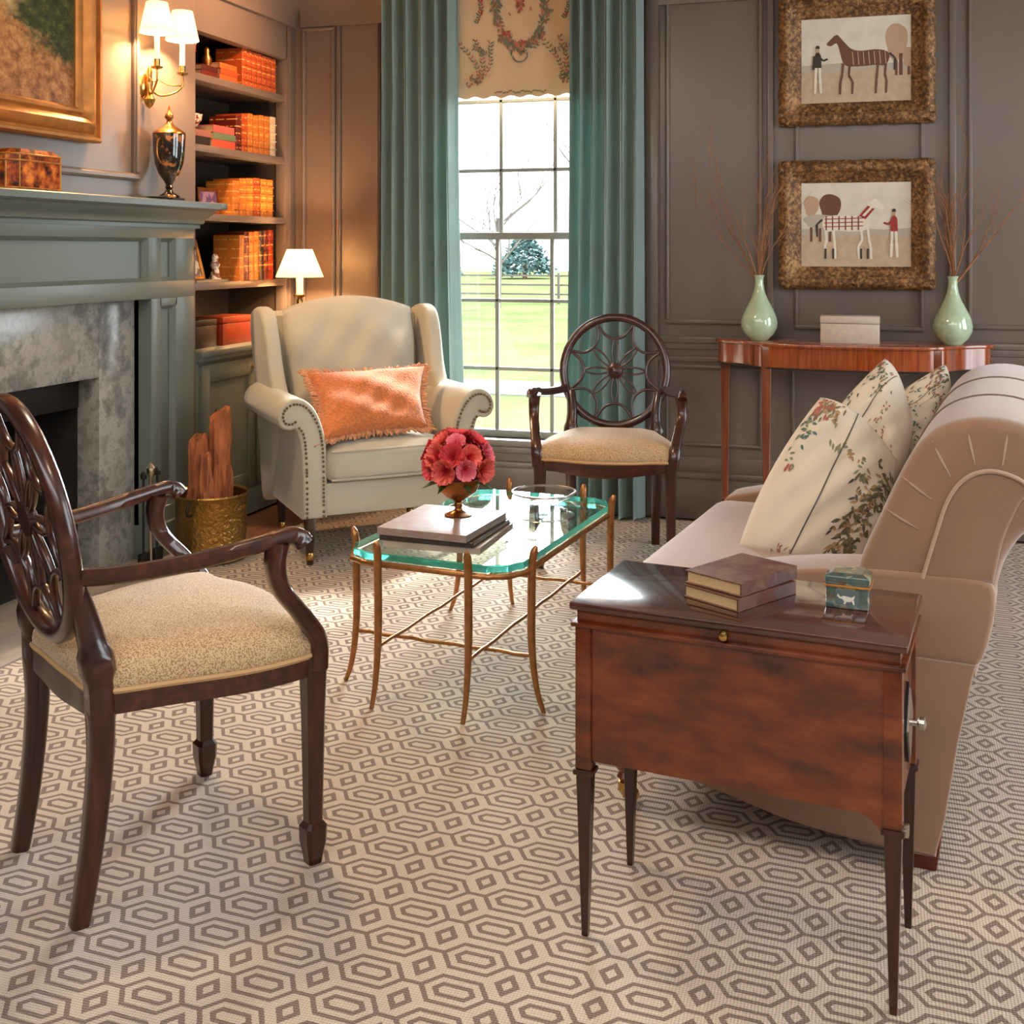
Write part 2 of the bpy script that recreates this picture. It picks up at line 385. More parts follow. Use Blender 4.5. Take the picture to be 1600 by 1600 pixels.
class Pillow:
    """puffy cushion through four world-space corners (TL, TR, BR, BL)"""
    def __init__(s, c, th, bow=.05, wr=.006, seed=1, sag=0):
        s.c = [Vector(p) for p in c]; s.th = th; s.bow = bow; s.wr = wr; s.seed = seed; s.sag = sag
        TL, TR, BR, BL = s.c; s.n = ((TR-BL).cross(TL-BR)).normalized()
    def p(s, u, v, side, off=0):
        TL, TR, BR, BL = s.c
        a, b = 2*u-1, 2*v-1
        uu = .5+.5*a*(1-s.bow*(1-b*b)); vv = .5+.5*b*(1-s.bow*(1-a*a))
        q = TL*(1-uu)*(1-vv)+TR*uu*(1-vv)+BR*uu*vv+BL*(1-uu)*vv
        k = max(0, (1-a*a)*(1-b*b))**.42
        wr = s.wr*k*(math.sin(7*u+3*v+s.seed)+.7*math.sin(13*v-9*u+2*s.seed)+.5*math.sin(23*u+17*v))
        return q+s.n*side*(s.th*k+off)+s.n*wr
    def mesh(s, bm, n=26, mi=0):
        g = {}
        for side in (1, -1):
            for i in range(n+1):
                for j in range(n+1):
                    if side == -1 and (i in (0, n) or j in (0, n)): g[side, i, j] = g[1, i, j]
                    else: g[side, i, j] = bm.verts.new(s.p(i/n, j/n, side))
        fs = []
        for side in (1, -1):
            for i in range(n):
                for j in range(n):
                    q = [g[side, i, j], g[side, i+1, j], g[side, i+1, j+1], g[side, i, j+1]]
                    fs.append(bm.faces.new(q if side == -1 else q[::-1]))
        for f in fs: f.material_index = mi
        bmesh.ops.recalc_face_normals(bm, faces=fs)
    def dab(s, bm, u, v, ang, L, W, mi, side=1, off=.0018):
        """a small printed or embroidered leaf lying on the surface"""
        pts = []
        for t, wv in ((0, 0), (.3, 1), (.65, .8), (1, 0), (.65, -.8), (.3, -1)):
            du = t*L*math.cos(ang)-wv*W*math.sin(ang); dv = t*L*math.sin(ang)+wv*W*math.cos(ang)
            a, b = u+du, v+dv
            if not (0.01 < a < .99 and .01 < b < .99): return
            pts.append(bm.verts.new(s.p(a, b, side, off)))
        f = bm.faces.new(pts); f.material_index = mi
    def rim(s, n=24):
        o = [s.p(i/n, 0, 1) for i in range(n)]+[s.p(1, i/n, 1) for i in range(n)]+[s.p(1-i/n, 1, 1) for i in range(n)]+[s.p(0, 1-i/n, 1) for i in range(n)]
        return o
def grid_fill(bm, fn, nu, nv, mi=0):
    g = [[bm.verts.new(fn(i/nu, j/nv)) for j in range(nv+1)] for i in range(nu+1)]
    for i in range(nu):
        for j in range(nv):
            f = bm.faces.new((g[i][j], g[i+1][j], g[i+1][j+1], g[i][j+1])); f.material_index = mi

# ============================================================ SETTING
YW, XL, ZC = 5.40, -2.84, 2.66
bm = B(); box(bm, -3.4, 2.9, -1.6, 5.6, -.06, -.012); finish('floor', bm, M['floor'], kind='structure')
bm = B(); box(bm, -2.47, 2.85, -1.5, 5.315, -.012, 0, .004)
tag(finish('carpet', bm, M['rug']), 'wall to wall carpet with a taupe and cream elongated hexagon pattern', 'carpet')
bm = B(); box(bm, -3.2, -2.474, 1.2, 4.40, -.012, .004, .003)
finish('trim_1', bm, M['hearth'], kind='structure', label='grey stone hearth slab in front of the fireplace')
bm = B(); box(bm, -3.4, 2.9, -.6, 5.6, ZC, ZC+.06); finish('ceiling', bm, M['ceil'], kind='structure')

# far wall, built round the window opening
WX0, WX1, WZ0, WZ1 = -2.029, -1.187, .325, 2.34
def rectframe(bm, x0, x1, z0, z1, y, w=.022, d=.012, mi=0):
    """raised picture-rail moulding on the far wall (a closed rectangle)"""
    for a, b, c, e in ((x0, x1, z0, z0+w), (x0, x1, z1-w, z1), (x0, x0+w, z0+w-.004, z1-w+.004), (x1-w, x1, z0+w-.004, z1-w+.004)):
        box(bm, a, b, y-d, y+.002, c, e, .004, 2)
        box(bm, a+.006 if b-a > w*1.5 else a+.005, b-.006 if b-a > w*1.5 else b-.005, y-d-.006, y-d+.002, c+.005, e-.005, .003, 1)
bm = B()
for a, b, c, e in ((-3.4, WX0, -.01, ZC), (WX1, 2.9, -.01, ZC), (WX0, WX1, -.01, WZ0), (WX0, WX1, WZ1, ZC)): box(bm, a, b, YW, YW+.16, c, e)
# pilaster strips and panel mouldings
rectframe(bm, -2.60, -2.36, .90, 2.46, YW); rectframe(bm, -2.80, -2.61, .90, 2.40, YW)
rectframe(bm, -.905, -.455, .90, 2.5, YW); rectframe(bm, -.303-.012, .225+.02, .885, 2.45, YW)
box(bm, -.435, -.405, YW-.03, YW, .86, ZC, .006); box(bm, .345, .375, YW-.03, YW, .86, ZC, .006)
rectframe(bm, .42, 1.5, .90, 2.5, YW); rectframe(bm, 1.6, 2.75, .90, 2.5, YW)
# below the chair rail
rectframe(bm, -.905, -.455, .33, .71, YW, .018); rectframe(bm, -.33, .25, .33, .71, YW, .018); rectframe(bm, .42, 1.5, .33, .71, YW, .018)
finish('wall_back', bm, M['wall'], kind='structure')
bm = B()
for a, b in ((-.95, 2.85), (-2.80, -2.30)):
    box(bm, a, b, YW-.034, YW, .815, .845, .008); box(bm, a, b, YW-.022, YW, .785, .818, .006); box(bm, a, b, YW-.010, YW, .75, .79, .004); box(bm, a, b, YW-.02, YW, .728, .752, .006)
finish('trim_2', bm, M['wall'], kind='structure')
bm = B()
for a, b in ((-.95, 2.85), (-2.80, WX0-.02), (WX0-.02, -.95)):
    box(bm, a, b, YW-.022, YW, -.005, .19, .003); box(bm, a, b, YW-.034, YW, .185, .215, .008); box(bm, a, b, YW-.016, YW, .21, .285, .006)
finish('baseboard_back', bm, M['wall'], kind='structure')
bm = B()
crown = [(0, 0), (0, -.26), (-.02, -.26), (-.025, -.2), (-.06, -.12), (-.10, -.09), (-.11, -.03), (-.16, -.02), (-.16, 0)]
prism(bm, [(YW+x, ZC+z) for x, z in crown], 0, -2.8, 2.9)
finish('trim_3', bm, M['wall'], kind='structure')
# window casing, sill and apron
bm = B()
box(bm, -.995, -.935, YW-.035, YW+.01, 0, ZC-.2, .008); box(bm, -1.06, -.99, YW-.02, YW+.01, 0, ZC-.2, .004)
box(bm, -2.30, -2.24, YW-.035, YW+.01, 0, ZC-.2, .008)
box(bm, WX0-.11, WX0, YW-.02, YW+.01, WZ0, WZ1, .006); box(bm, WX1, WX1+.11, YW-.02, YW+.01, WZ0, WZ1, .006); box(bm, WX0-.11, WX1+.11, YW-.02, YW+.01, WZ1, WZ1+.1, .006)
box(bm, WX0-.13, WX1+.13, YW-.055, YW+.12, WZ0-.035, WZ0, .01); box(bm, WX0-.1, WX1+.1, YW-.03, YW, WZ0-.07, WZ0-.034, .008)
finish('trim_4', bm, M['wall'], kind='structure')
# sash window
win = bpy.data.objects.new('window_1', None); COL.objects.link(win); win.location = (WX0, YW+.07, WZ0); win['kind'] = 'structure'
win['label'] = 'tall double hung garden window with divided panes between the teal curtains'
W, Hh = WX1-WX0, WZ1-WZ0
def sash(name, y, z0, z1, shx):
    bm = B()
    box(bm, 0, W, y-.02, y+.02, z0, z0+.035, .003); box(bm, 0, W, y-.02, y+.02, z1-.035, z1, .003)
    box(bm, 0, .035, y-.02, y+.02, z0, z1, .003); box(bm, W-.035, W, y-.02, y+.02, z0, z1, .003)
    s = finish(name, bm, M['white'], win)
    bm = B(); 
    for k in (1, 2): box(bm, k*W/3-.009, k*W/3+.009, y-.012, y+.012, z0+.02, z1-.02, .003)
    for k in (1, 2): box(bm, .02, W-.02, y-.012, y+.012, z0+k*(z1-z0)/3-.009, z0+k*(z1-z0)/3+.009, .003)
    finish('muntins', bm, M['white'], s)
    bm = B(); box(bm, .02, W-.02, y-.002, y+.002, z0+.02, z1-.02); finish('pane', bm, M['pane'], s)
sash('lower_sash', -.03, 0, 1.01, 0); sash('upper_sash', .035, .975, Hh, 0)
# roman shade
sy = YW-.075
bm = B()
def rs(u, v): 
    return (-2.06+u*.92, sy-.012*math.sin(v*PI*1.0), 1.985+.68*v+(.012*math.sin(u*PI*10)**2 if v == 0 else 0))
bm2 = B(); grid_fill(bm, rs, 60, 24)
r_ = bmesh.ops.extrude_face_region(bm, geom=bm.faces[:])
for e in r_['geom']:
    if isinstance(e, bmesh.types.BMVert): e.co.y += .012
bmesh.ops.recalc_face_normals(bm, faces=bm.faces)
mats = [P('shade_linen', (214, 188, 150), .85, bump=.2, bs=400), flat('sh_red', (160, 66, 50)), flat('sh_rose', (190, 118, 98)), flat('sh_green', (104, 114, 92)), flat('sh_brown', (138, 106, 72)), flat('sh_grey', (120, 118, 112))]
rnd = random.Random(5)
def sdab(x, z, ang, L, Wd, mi, k=[0]):
    k[0] += 1; y = sy-.0165-.00001*(k[0] % 60); pts = []
    for t, wv in ((0, 0), (.3, 1), (.7, .8), (1, 0), (.7, -.8), (.3, -1)):
        pts.append(bm.verts.new((x+t*L*math.cos(ang)-wv*Wd*math.sin(ang), y, z+t*L*math.sin(ang)+wv*Wd*math.cos(ang))))
    f = bm.faces.new(pts); f.material_index = mi
cx, cz = -1.592, 2.40
for i in range(230):                                     # leafy medallion
    a = rnd.uniform(-PI*1.12, PI*.12); r = .155+rnd.uniform(-.02, .02)
    sdab(cx+r*math.cos(a)*.8, cz+r*math.sin(a)*1.15, a+PI/2+rnd.uniform(-1.2, 1.2), rnd.uniform(.016, .032), .005, rnd.choice((3, 3, 4, 5, 4, 2)))
for bx, bz, n, c in ((cx-.08, cz-.115, 46, (2, 1, 4)), (cx+.0, cz-.165, 60, (1, 2, 2)), (cx+.09, cz-.12, 26, (4, 2, 3))):
    for i in range(n): a = rnd.uniform(0, 2*PI); sdab(bx+rnd.uniform(-.02, .02), bz+rnd.uniform(-.014, .014), a, .018, .006, rnd.choice(c))
for i in range(34):                                      # plain red dabs in the middle of the medallion
    sdab(cx+rnd.gauss(0, .018), cz+rnd.uniform(-.03, .09), rnd.uniform(1, 2.2), .024, .006, rnd.choice((1, 1, 2, 4)))
for i in range(16): a = PI+i/15*PI; sdab(cx+.035*math.cos(a), cz-.215+.03*math.sin(a), a+PI/2, .016, .004, 5)
def spray(x, z, ang, n, mis, L=.16):
    for i in range(n):
        t = i/n*L; px, pz = x+math.cos(ang)*t+.02*math.sin(t*20), z+math.sin(ang)*t
        for s in (1, -1): sdab(px, pz, ang+s*rnd.uniform(.5, 1.1), rnd.uniform(.014, .026), .004, rnd.choice(mis))
for s in (-1, 1):
    for k in range(3): spray(cx+s*.21, cz-.34, PI/2+s*(k-1)*.38, 12, (4, 2, 3), .22)
    spray(cx+s*.17, cz-.2, PI/2-s*1.2, 7, (3, 4, 5), .1); spray(cx+s*.22, cz-.05, PI/2, 10, (3, 3, 5, 1), .12)
    for i in range(16): sdab(cx+s*.24+rnd.uniform(-.03, .03), cz-.33+rnd.uniform(-.03, .02), rnd.uniform(0, 6), .018, .005, rnd.choice((2, 3, 4)))
for i in range(26): sdab(cx-.13+i*.01, 2.01+.004*math.sin(i), rnd.uniform(-.6, .6), .012, .004, rnd.choice((4, 5)))
sh = finish('roman_shade', bm, mats, smooth=50)
tag(sh, 'cream roman shade with a floral medallion in the top of the window', 'window shade')

# curtains
def curtain(x0, x1, y0, label, seed, folds, flare):
    t = thing('curtain', label, 'curtain', ((x0+x1)/2, y0, .01)); rn = random.Random(seed)
    amp = [rn.uniform(.7, 1.2) for _ in range(folds*2+2)]; ph = rn.uniform(0, 1)
    def fn(u, v):
        k = u*folds+.25*math.sin(u*5+ph)+.05*math.sin(v*3+seed); i = int(k) % len(amp)
        s = math.sin(2*PI*k); y = -.048*amp[i]*s-.016*math.sin(4*PI*k+v*2)-.006*math.sin(6*PI*k+1)
        x = (x0-(x0+x1)/2)+u*(x1-x0)+.008*math.cos(2*PI*k)+flare*(1-v)*(1-v)*(u if flare > 0 else 1-u)*math.sin(PI*min(1, .3+v))
        return (x, y*(.75+.25*(1-v)), 2.62*v)
    bm = B(); grid_fill(bm, fn, folds*16, 20)
    r_ = bmesh.ops.extrude_face_region(bm, geom=bm.faces[:])
    for e in r_['geom']:
        if isinstance(e, bmesh.types.BMVert): e.co.y += .006
    bmesh.ops.recalc_face_normals(bm, faces=bm.faces)
    finish('drape', bm, M['teal'], t, 70)
    return t
curtain(-2.285, -1.905, 5.25, 'full length teal curtain hanging on the left side of the window', 3, 6, .04)
curtain(-1.335, -.985, 5.24, 'full length teal curtain hanging on the right side of the window', 8, 6, -.01)

# left wall: chimney breast, over-mantel panelling, bookcase
bm = B()
box(bm, -3.6, -2.80, 1.0, 2.2, -.01, ZC); box(bm, -3.6, -2.80, 2.2, 4.40, 1.25, ZC)          # breast above the mantel
box(bm, -3.6, -2.80, 3.99, 4.40, -.01, 1.26)
box(bm, -3.6, -2.86, 3.90, 4.0, -.01, 1.26)
def yframe(bm, x, y0, y1, z0, z1, w=.026, d=.014):
    for a, b, c, e in ((y0, y1, z0, z0+w), (y0, y1, z1-w, z1), (y0, y0+w, z0+w-.004, z1-w+.004), (y1-w, y1, z0+w-.004, z1-w+.004)):
        box(bm, x-.002, x+d, a, b, c, e, .004, 2); box(bm, x+d-.002, x+d+.008, a+.006, b-.006, c+.006, e-.006, .003, 1)
yframe(bm, -2.80, 1.6, 3.97, 1.524, 2.7, .03, .018)
finish('wall_left', bm, M['wall'], kind='structure')
bm = B()
prism(bm, [(-2.80-x, ZC+z) for x, z in crown], 1, 1.0, 4.40); prism(bm, [(-2.84-x, ZC+z) for x, z in crown], 1, 4.40, 5.40)
finish('trim_5', bm, M['wall'], kind='structure')

# fireplace mantel
man = thing('mantelpiece', 'grey-green panelled wooden mantelpiece over the stone fireplace', 'mantelpiece', (-2.74, 3.0, 0))
def mb(): return B()
def wbox(bm, x0, x1, y0, y1, z0, z1, b=.003): box(bm, x0+2.74, x1+2.74, y0-3, y1-3, z0, z1, b)
bm = B()
# frieze with recessed panels
fx0, fx1 = -2.86, -2.74
for a, b, c, e in ((1.7, 4.295, 1.296, 1.385), (1.7, 4.295, 1.052, 1.122), (3.968, 4.058, 1.12, 1.30), (4.16, 4.295, 1.12, 1.30)): wbox(bm, fx0, fx1, a, b, c, e, .002)
wbox(bm, fx0, -2.765, 1.7, 4.29, 1.06, 1.37, 0)
def bevelpanel(bm, y0, y1, z0, z1, x=-2.765, xo=-2.742, w=.03):
    O = [(y0, z0), (y1, z0), (y1, z1), (y0, z1)]; I = [(y0+w*.5, z0+w*.5), (y1-w*.5, z0+w*.5), (y1-w*.5, z1-w*.5), (y0+w*.5, z1-w*.5)]
    vo = [bm.verts.new((xo+2.74, a-3, b)) for a, b in O]; vi = [bm.verts.new((x+2.74+.002, a-3, b)) for a, b in I]
    for i in range(4): bm.faces.new((vo[i], vo[(i+1) % 4], vi[(i+1) % 4], vi[i]))
bevelpanel(bm, 1.9, 3.968, 1.122, 1.296); bevelpanel(bm, 4.058, 4.16, 1.122, 1.296)
finish('frieze', bm, M['sage'], man, 30)
for (a, b, p0, p1) in ((3.99, 4.295, 4.058, 4.16), (1.60, 1.90, 1.70, 1.80)):
    bm = B()
    wbox(bm, fx0-.02, fx1, a, p0, 0, 1.052, .002); wbox(bm, fx0-.02, fx1, p1, b, 0, 1.052, .002); wbox(bm, fx0, fx1, p0-.01, p1+.01, .99+.03, 1.052, .002); wbox(bm, fx0, fx1, p0-.01, p1+.01, 0, .20, .002)
    wbox(bm, fx0, -2.765, p0-.01, p1+.01, .1, 1.04, 0); bevelpanel(bm, p0, p1, .20, 1.02)
    wbox(bm, fx0, -2.722, a-.004, b+.012, 0, .14, .005)
    finish('pilaster', bm, M['sage'], man, 30)
bm = B()
prof = [(-2.86, 1.448), (-2.635, 1.448), (-2.63, 1.444), (-2.63, 1.422), (-2.64, 1.416), (-2.66, 1.412), (-2.675, 1.395), (-2.70, 1.385), (-2.712, 1.372), (-2.715, 1.36), (-2.735, 1.355), (-2.735, 1.34), (-2.86, 1.34)]
prism(bm, [(a+2.74, b) for a, b in prof], 1, 1.5-3, 4.335-3)
wbox(bm, -2.86, -2.63, 4.33, 4.385, 1.42, 1.448, .004); wbox(bm, -2.86, -2.69, 4.33, 4.35, 1.385, 1.42, .006)
finish('mantel_shelf', bm, M['sage'], man, 30)
# marble surround
mar = thing('fireplace_surround', 'grey veined marble surround with black firebox opening', 'fireplace', (-2.85, 3.0, 0))
bm = B(); y1 = 3.768; xf = -2.82
box(bm, -.07, xf+2.85, y1-3, 3.995-3, 0, 1.052, .002); box(bm, -.07, xf+2.85, 1.8-3, y1-3, .758, 1.052, .002); box(bm, -.07, xf+2.85, 1.8-3, 2.0-3, 0, .758, .002)
finish('marble_slab', bm, M['marble'], mar)
bm = B()
box(bm, -.6, -.55, 1.9-3, 3.9-3, 0, 1.0); box(bm, -.6, -.05, 3.77-3, 3.85-3, 0, 1.0); box(bm, -.6, -.05, 1.85-3, 1.95-3, 0, 1.0); box(bm, -.6, -.05, 1.9-3, 3.9-3, .9, 1.0); box(bm, -.6, -.05, 1.9-3, 3.9-3, -.02, .01)
finish('firebox', bm, M['soot'], mar)
bm = B(); box(bm, -.075, -.06, 2.0-3, 3.765-3, .64, .757, .004); finish('smoke_hood', bm, M['black'], mar)
for k, (y, z, x) in enumerate(((2.95, .07, -.2), (2.9, .075, -.33), (2.95, .165, -.26))):
    bm = B(); rn = random.Random(k); pts = [(x+rn.uniform(-.02, .02), y-3+(i-4)*.1, z+rn.uniform(-.01, .01)) for i in range(9)]
    tube(bm, pts, .055, 9, rs=[rn.uniform(.85, 1.1) for _ in pts]); finish('firewood_log', bm, P('charred_bark%d' % k, (60, 52, 46), .9, bump=1, bs=20, bd=.02), mar)

# bookcase, built in
bc = bpy.data.objects.new('bookcase', None); COL.objects.link(bc); bc.location = (-2.84, 4.9, 0)
tag(bc, 'built-in bookcase full of books beside the fireplace', 'bookcase')
def cb(bm, x0, x1, y0, y1, z0, z1, b=.002): box(bm, x0+2.84, x1+2.84, y0-4.9, y1-4.9, z0, z1, b)
bm = B()
cb(bm, -2.90, -2.84, 5.30, 5.398, .8, 2.64); cb(bm, -2.90, -2.84, 4.405, 5.31, 2.225, 2.64)
cb(bm, -2.90, -2.84, 4.405, 4.45, .8, 2.26)
cb(bm, -2.842, -2.832, 5.325, 5.34, .83, 2.38, .003)
finish('face_frame', bm, M['wall'], bc)
bm = B()
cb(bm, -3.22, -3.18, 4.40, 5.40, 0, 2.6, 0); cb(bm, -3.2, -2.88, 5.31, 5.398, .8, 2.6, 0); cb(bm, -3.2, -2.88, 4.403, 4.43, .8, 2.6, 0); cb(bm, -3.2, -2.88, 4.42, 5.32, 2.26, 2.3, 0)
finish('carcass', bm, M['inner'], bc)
SH = (2.04, 1.722, 1.413, 1.10)
for z in SH:
    bm = B(); cb(bm, -3.19, -2.85, 4.43, 5.31, z-.033, z, .003); finish('shelf', bm, M['wall'], bc)
bm = B(); cb(bm, -3.19, -2.765, 4.403, 5.395, .775, .803, .005); cb(bm, -3.19, -2.775, 4.403, 5.395, .755, .777, .004); finish('worktop', bm, M['sage'], bc)
bm = B(); cb(bm, -3.15, -2.80, 4.403, 5.395, 0, .756); cb(bm, -3.15, -2.79, 4.403, 5.395, 0, .12, .004); finish('cabinet_body', bm, M['sage'], bc)
for a, b in ((4.43, 4.89), (4.91, 5.37)):
    bm = B()
    for p, q, c, e in ((a+.057, b-.057, .14, .20), (a+.057, b-.057, .66, .74), (a, a+.06, .14, .74), (b-.06, b, .14, .74)): cb(bm, -2.80, -2.782, p, q, c, e, .003)
    cb(bm, -2.80, -2.79, a+.05, b-.05, .19, .67, 0)
    d = finish('cabinet_door', bm, M['sage'], bc)
    bm = B(); lathe(bm, [(.001, -.012), (.012, -.008), (.014, 0), (.008, .008), (.001, .01)], n=12)
    k = finish('knob', bm, M['brass'], d); k.location = (.062, (b-.03 if a < 4.6 else a+.03)-4.9, .70)
# wall behind the viewer and the window wall to the right
bm = B(); box(bm, -3.4, 2.95, -1.75, -1.6, -.01, ZC); box(bm, -3.6, -2.80, -1.6, 1.0, -.01, ZC); finish('wall_front', bm, M['wall'], kind='structure')
wins = ((1.2, 2.7), (3.3, 4.8))
bm = B(); box(bm, 2.85, 2.97, -1.6, 5.5, -.01, .30); box(bm, 2.85, 2.97, -1.6, 5.5, 2.42, ZC)
ed_ = [-1.6]+[v for w_ in wins for v in w_]+[5.5]
for i in range(0, len(ed_), 2): box(bm, 2.85, 2.97, ed_[i], ed_[i+1], .30, 2.42)
finish('wall_right', bm, M['wall'], kind='structure')
for i, (a, b) in enumerate(wins):
    wd = bpy.data.objects.new('window_%d' % (i+2), None); COL.objects.link(wd); wd.location = (2.91, a, .3); wd['kind'] = 'structure'
    bm = B(); Wd_, Hd = b-a, 2.12
    for p, q, c, e in ((0, .05, 0, Hd), (Wd_-.05, Wd_, 0, Hd), (.05, Wd_-.05, 0, .05), (.05, Wd_-.05, Hd-.05, Hd), (.05, Wd_-.05, Hd/2-.02, Hd/2+.02)): box(bm, -.02, .02, p, q, c, e, .003)
    fr_ = finish('window_frame', bm, M['white'], wd)
    bm = B()
    for k in (1, 2): box(bm, -.01, .01, Wd_*k/3-.009, Wd_*k/3+.009, .05, Hd-.05)
    finish('muntins', bm, M['white'], fr_)

# ============================================================ OVAL-BACK ARMCHAIRS
def oval_chair(label, loc, rz):
    t = thing('oval_back_armchair', label, 'chair', loc, rz, 'carved oval back armchairs')
    def outline(s=1, z=0, fr=.262, bk=.185, yf=.235, yb=-.205):
        p = [(-bk, yb), (-bk*.4, yb-.012), (bk*.4, yb-.012), (bk, yb), (bk+.045, yb+.12), (fr+.012, yf-.16), (fr+.004, yf-.02), (fr*.72, yf-.004), (fr*.35, yf+.028), (0, yf+.036), (-fr*.35, yf+.028), (-fr*.72, yf-.004), (-fr-.004, yf-.02), (-fr-.012, yf-.16), (-bk-.045, yb+.12)]
        c = spl2(p, 5, True); return [Vector((x*s, (y-.01)*s+.01, z)) for x, y in c]
    bm = B()
    o1 = outline(1, .372); n = len(o1)
    def dz(v): return .018*math.cos(v.x/.27*PI*.5*2)*.5 if True else 0
    loft(bm, [[Vector((v.x, v.y, .378-dz(v))) for v in o1], [Vector((v.x, v.y, .424)) for v in o1], [Vector((v.x*.97, v.y*.97, .428)) for v in o1]])
    finish('seat_rail', bm, M['mahog'], t, 40)
    bm = B(); rings = []
    for s, z in ((.97, .424), (.995, .432), (1.0, .442), (.99, .458), (.95, .476), (.86, .492), (.7, .503), (.5, .510), (.25, .514), (.02, .515)):
        rings.append(outline(s, z))
    loft(bm, rings)
    finish('seat', bm, M['seat'], t, 60)
    bm = B(); tube(bm, outline(.995, .428), .006, 6, True); finish('seat_piping', bm, P('seat_cord', (188, 150, 104), .8), t)
    for s in (-1, 1):
        bm = B()   # front leg with spade foot
        sweep(bm, [(s*.255, .2115, z) for z in (.425, .38, .30, .12, .085, .075, .045, .012, 0)], rsec(.042, .042, .3), up=(0, 1, 0), scale=[1.12, 1.08, .95, .80, .78, 1.12, 1.08, .78, .7])
        finish('leg', bm, M['mahog_v'], t, 18)
        bm = B()   # back leg continuing up into the back post
        pth = spline([(s*.176, -.235, 0), (s*.178, -.212, .14), (s*.182, -.198, .30), (s*.186, -.20, .40), (s*.182, -.205, .48), (s*.178, -.222, .56), (s*.188, -.25, .64)], 5)
        n = len(pth)
        sweep(bm, pth, rsec(.046, .046, .35), up=(0, 1, 0), scale=[(.72+.3*min(1, i/n*2.2))*(1.22 if .60 < i/n < .68 else 1)*(1 if i/n < .7 else 1-.28*(i/n-.7)/.3) for i in range(n)])
        finish('leg', bm, M['mahog_v'], t, 45)
        bm = B()   # arm support
        pth = spline([(s*.262, .215, .40), (s*.268, .212, .46), (s*.280, .17, .52), (s*.292, .12, .58), (s*.294, .105, .63), (s*.290, .112, .672)], 6)
        n = len(pth); sweep(bm, pth, rsec(.034, .042, .4), up=(1, 0, 0), scale=[1.15-.25*math.sin(PI*i/n) for i in range(n)])
        finish('arm_support', bm, M['mahog'], t, 45)
        bm = B()
        pth = spline([(s*.205, -.262, .655), (s*.232, -.19, .652), (s*.268, -.06, .660), (s*.290, .06, .676), (s*.296, .13, .686), (s*.298, .155, .680), (s*.298, .165, .668)], 6)
        n = len(pth); sweep(bm, pth, rsec(.030, .034, .5), scale=[(.9+.25*max(0, (i/n-.6)/.4)) for i in range(n)])
        finish('armrest', bm, M['mahog'], t, 45)
    # pierced oval back, leaning
    bk = Matrix.Translation((0, -.262, .715)) @ Matrix.Rotation(R(-10), 4, 'X').inverted()
    bk = Matrix.Translation((0, -.272, .728)) @ Matrix.Rotation(R(11), 4, 'X')
    def tr(x, z, y=0): return bk @ Vector((x, y, z))
    RX, RZ = .222, .232; N = 48
    bm = B(); sweep(bm, [tr(RX*math.cos(2*PI*i/N), RZ*math.sin(2*PI*i/N)) for i in range(N)], rsec(.034, .034, .45), True, up=bk.to_3x3() @ Vector((0, 1, 0)))
    oval = finish('oval_back', bm, M['mahog'], t, 50)
    upv = bk.to_3x3() @ Vector((0, 1, 0)); bm = B()
    for k in range(8):
        a0 = 2*PI*k/8; 
        e0, e1 = a0-PI/8, a0+PI/8
        P0 = Vector((RX*.97*math.cos(e0), RZ*.97*math.sin(e0), 0)); P1 = Vector((RX*.97*math.cos(e1), RZ*.97*math.sin(e1), 0)); A = Vector((RX*.60*math.cos(a0), RZ*.60*math.sin(a0), 0))
        Q0 = Vector((RX*.70*math.cos(a0-PI/11), RZ*.70*math.sin(a0-PI/11), 0)); Q1 = Vector((RX*.70*math.cos(a0+PI/11), RZ*.70*math.sin(a0+PI/11), 0))
        pt = spline([P0, Q0, A, Q1, P1], 5)
        sweep(bm, [tr(v.x, v.y) for v in pt], rsec(.011, .016, .4), up=upv)
        for s in (-1, 1):   # narrow petals running in to the hub
            c = [Vector((RX*r*math.cos(a0+s*w), RZ*r*math.sin(a0+s*w), 0)) for r, w in ((.10, .18), (.28, .20), (.44, .13), (.60, .02))]
            sweep(bm, [tr(v.x, v.y) for v in spline(c, 4)], rsec(.0075, .013, .4), up=upv)
    finish('pierced_tracery', bm, M['mahog'], oval, 50)
    bm = B()
    pt = [(.001, .016), (.012, .016), (.018, .012), (.030, .010), (.036, .003), (.036, -.009), (.001, -.010)]
    lathe(bm, pt, n=20); bm.transform(bk @ Matrix.Rotation(R(-90), 4, 'X'))
    finish('rosette', bm, M['mahog'], oval, 40)
    return t
oval_chair('mahogany oval back armchair with speckled seat, large in the left foreground, seen from behind', (-1.41, 2.093, 0), R(-33.2))
oval_chair('mahogany oval back armchair facing the room in front of the right curtain', (-1.0, 4.60, 0), R(-172.6))

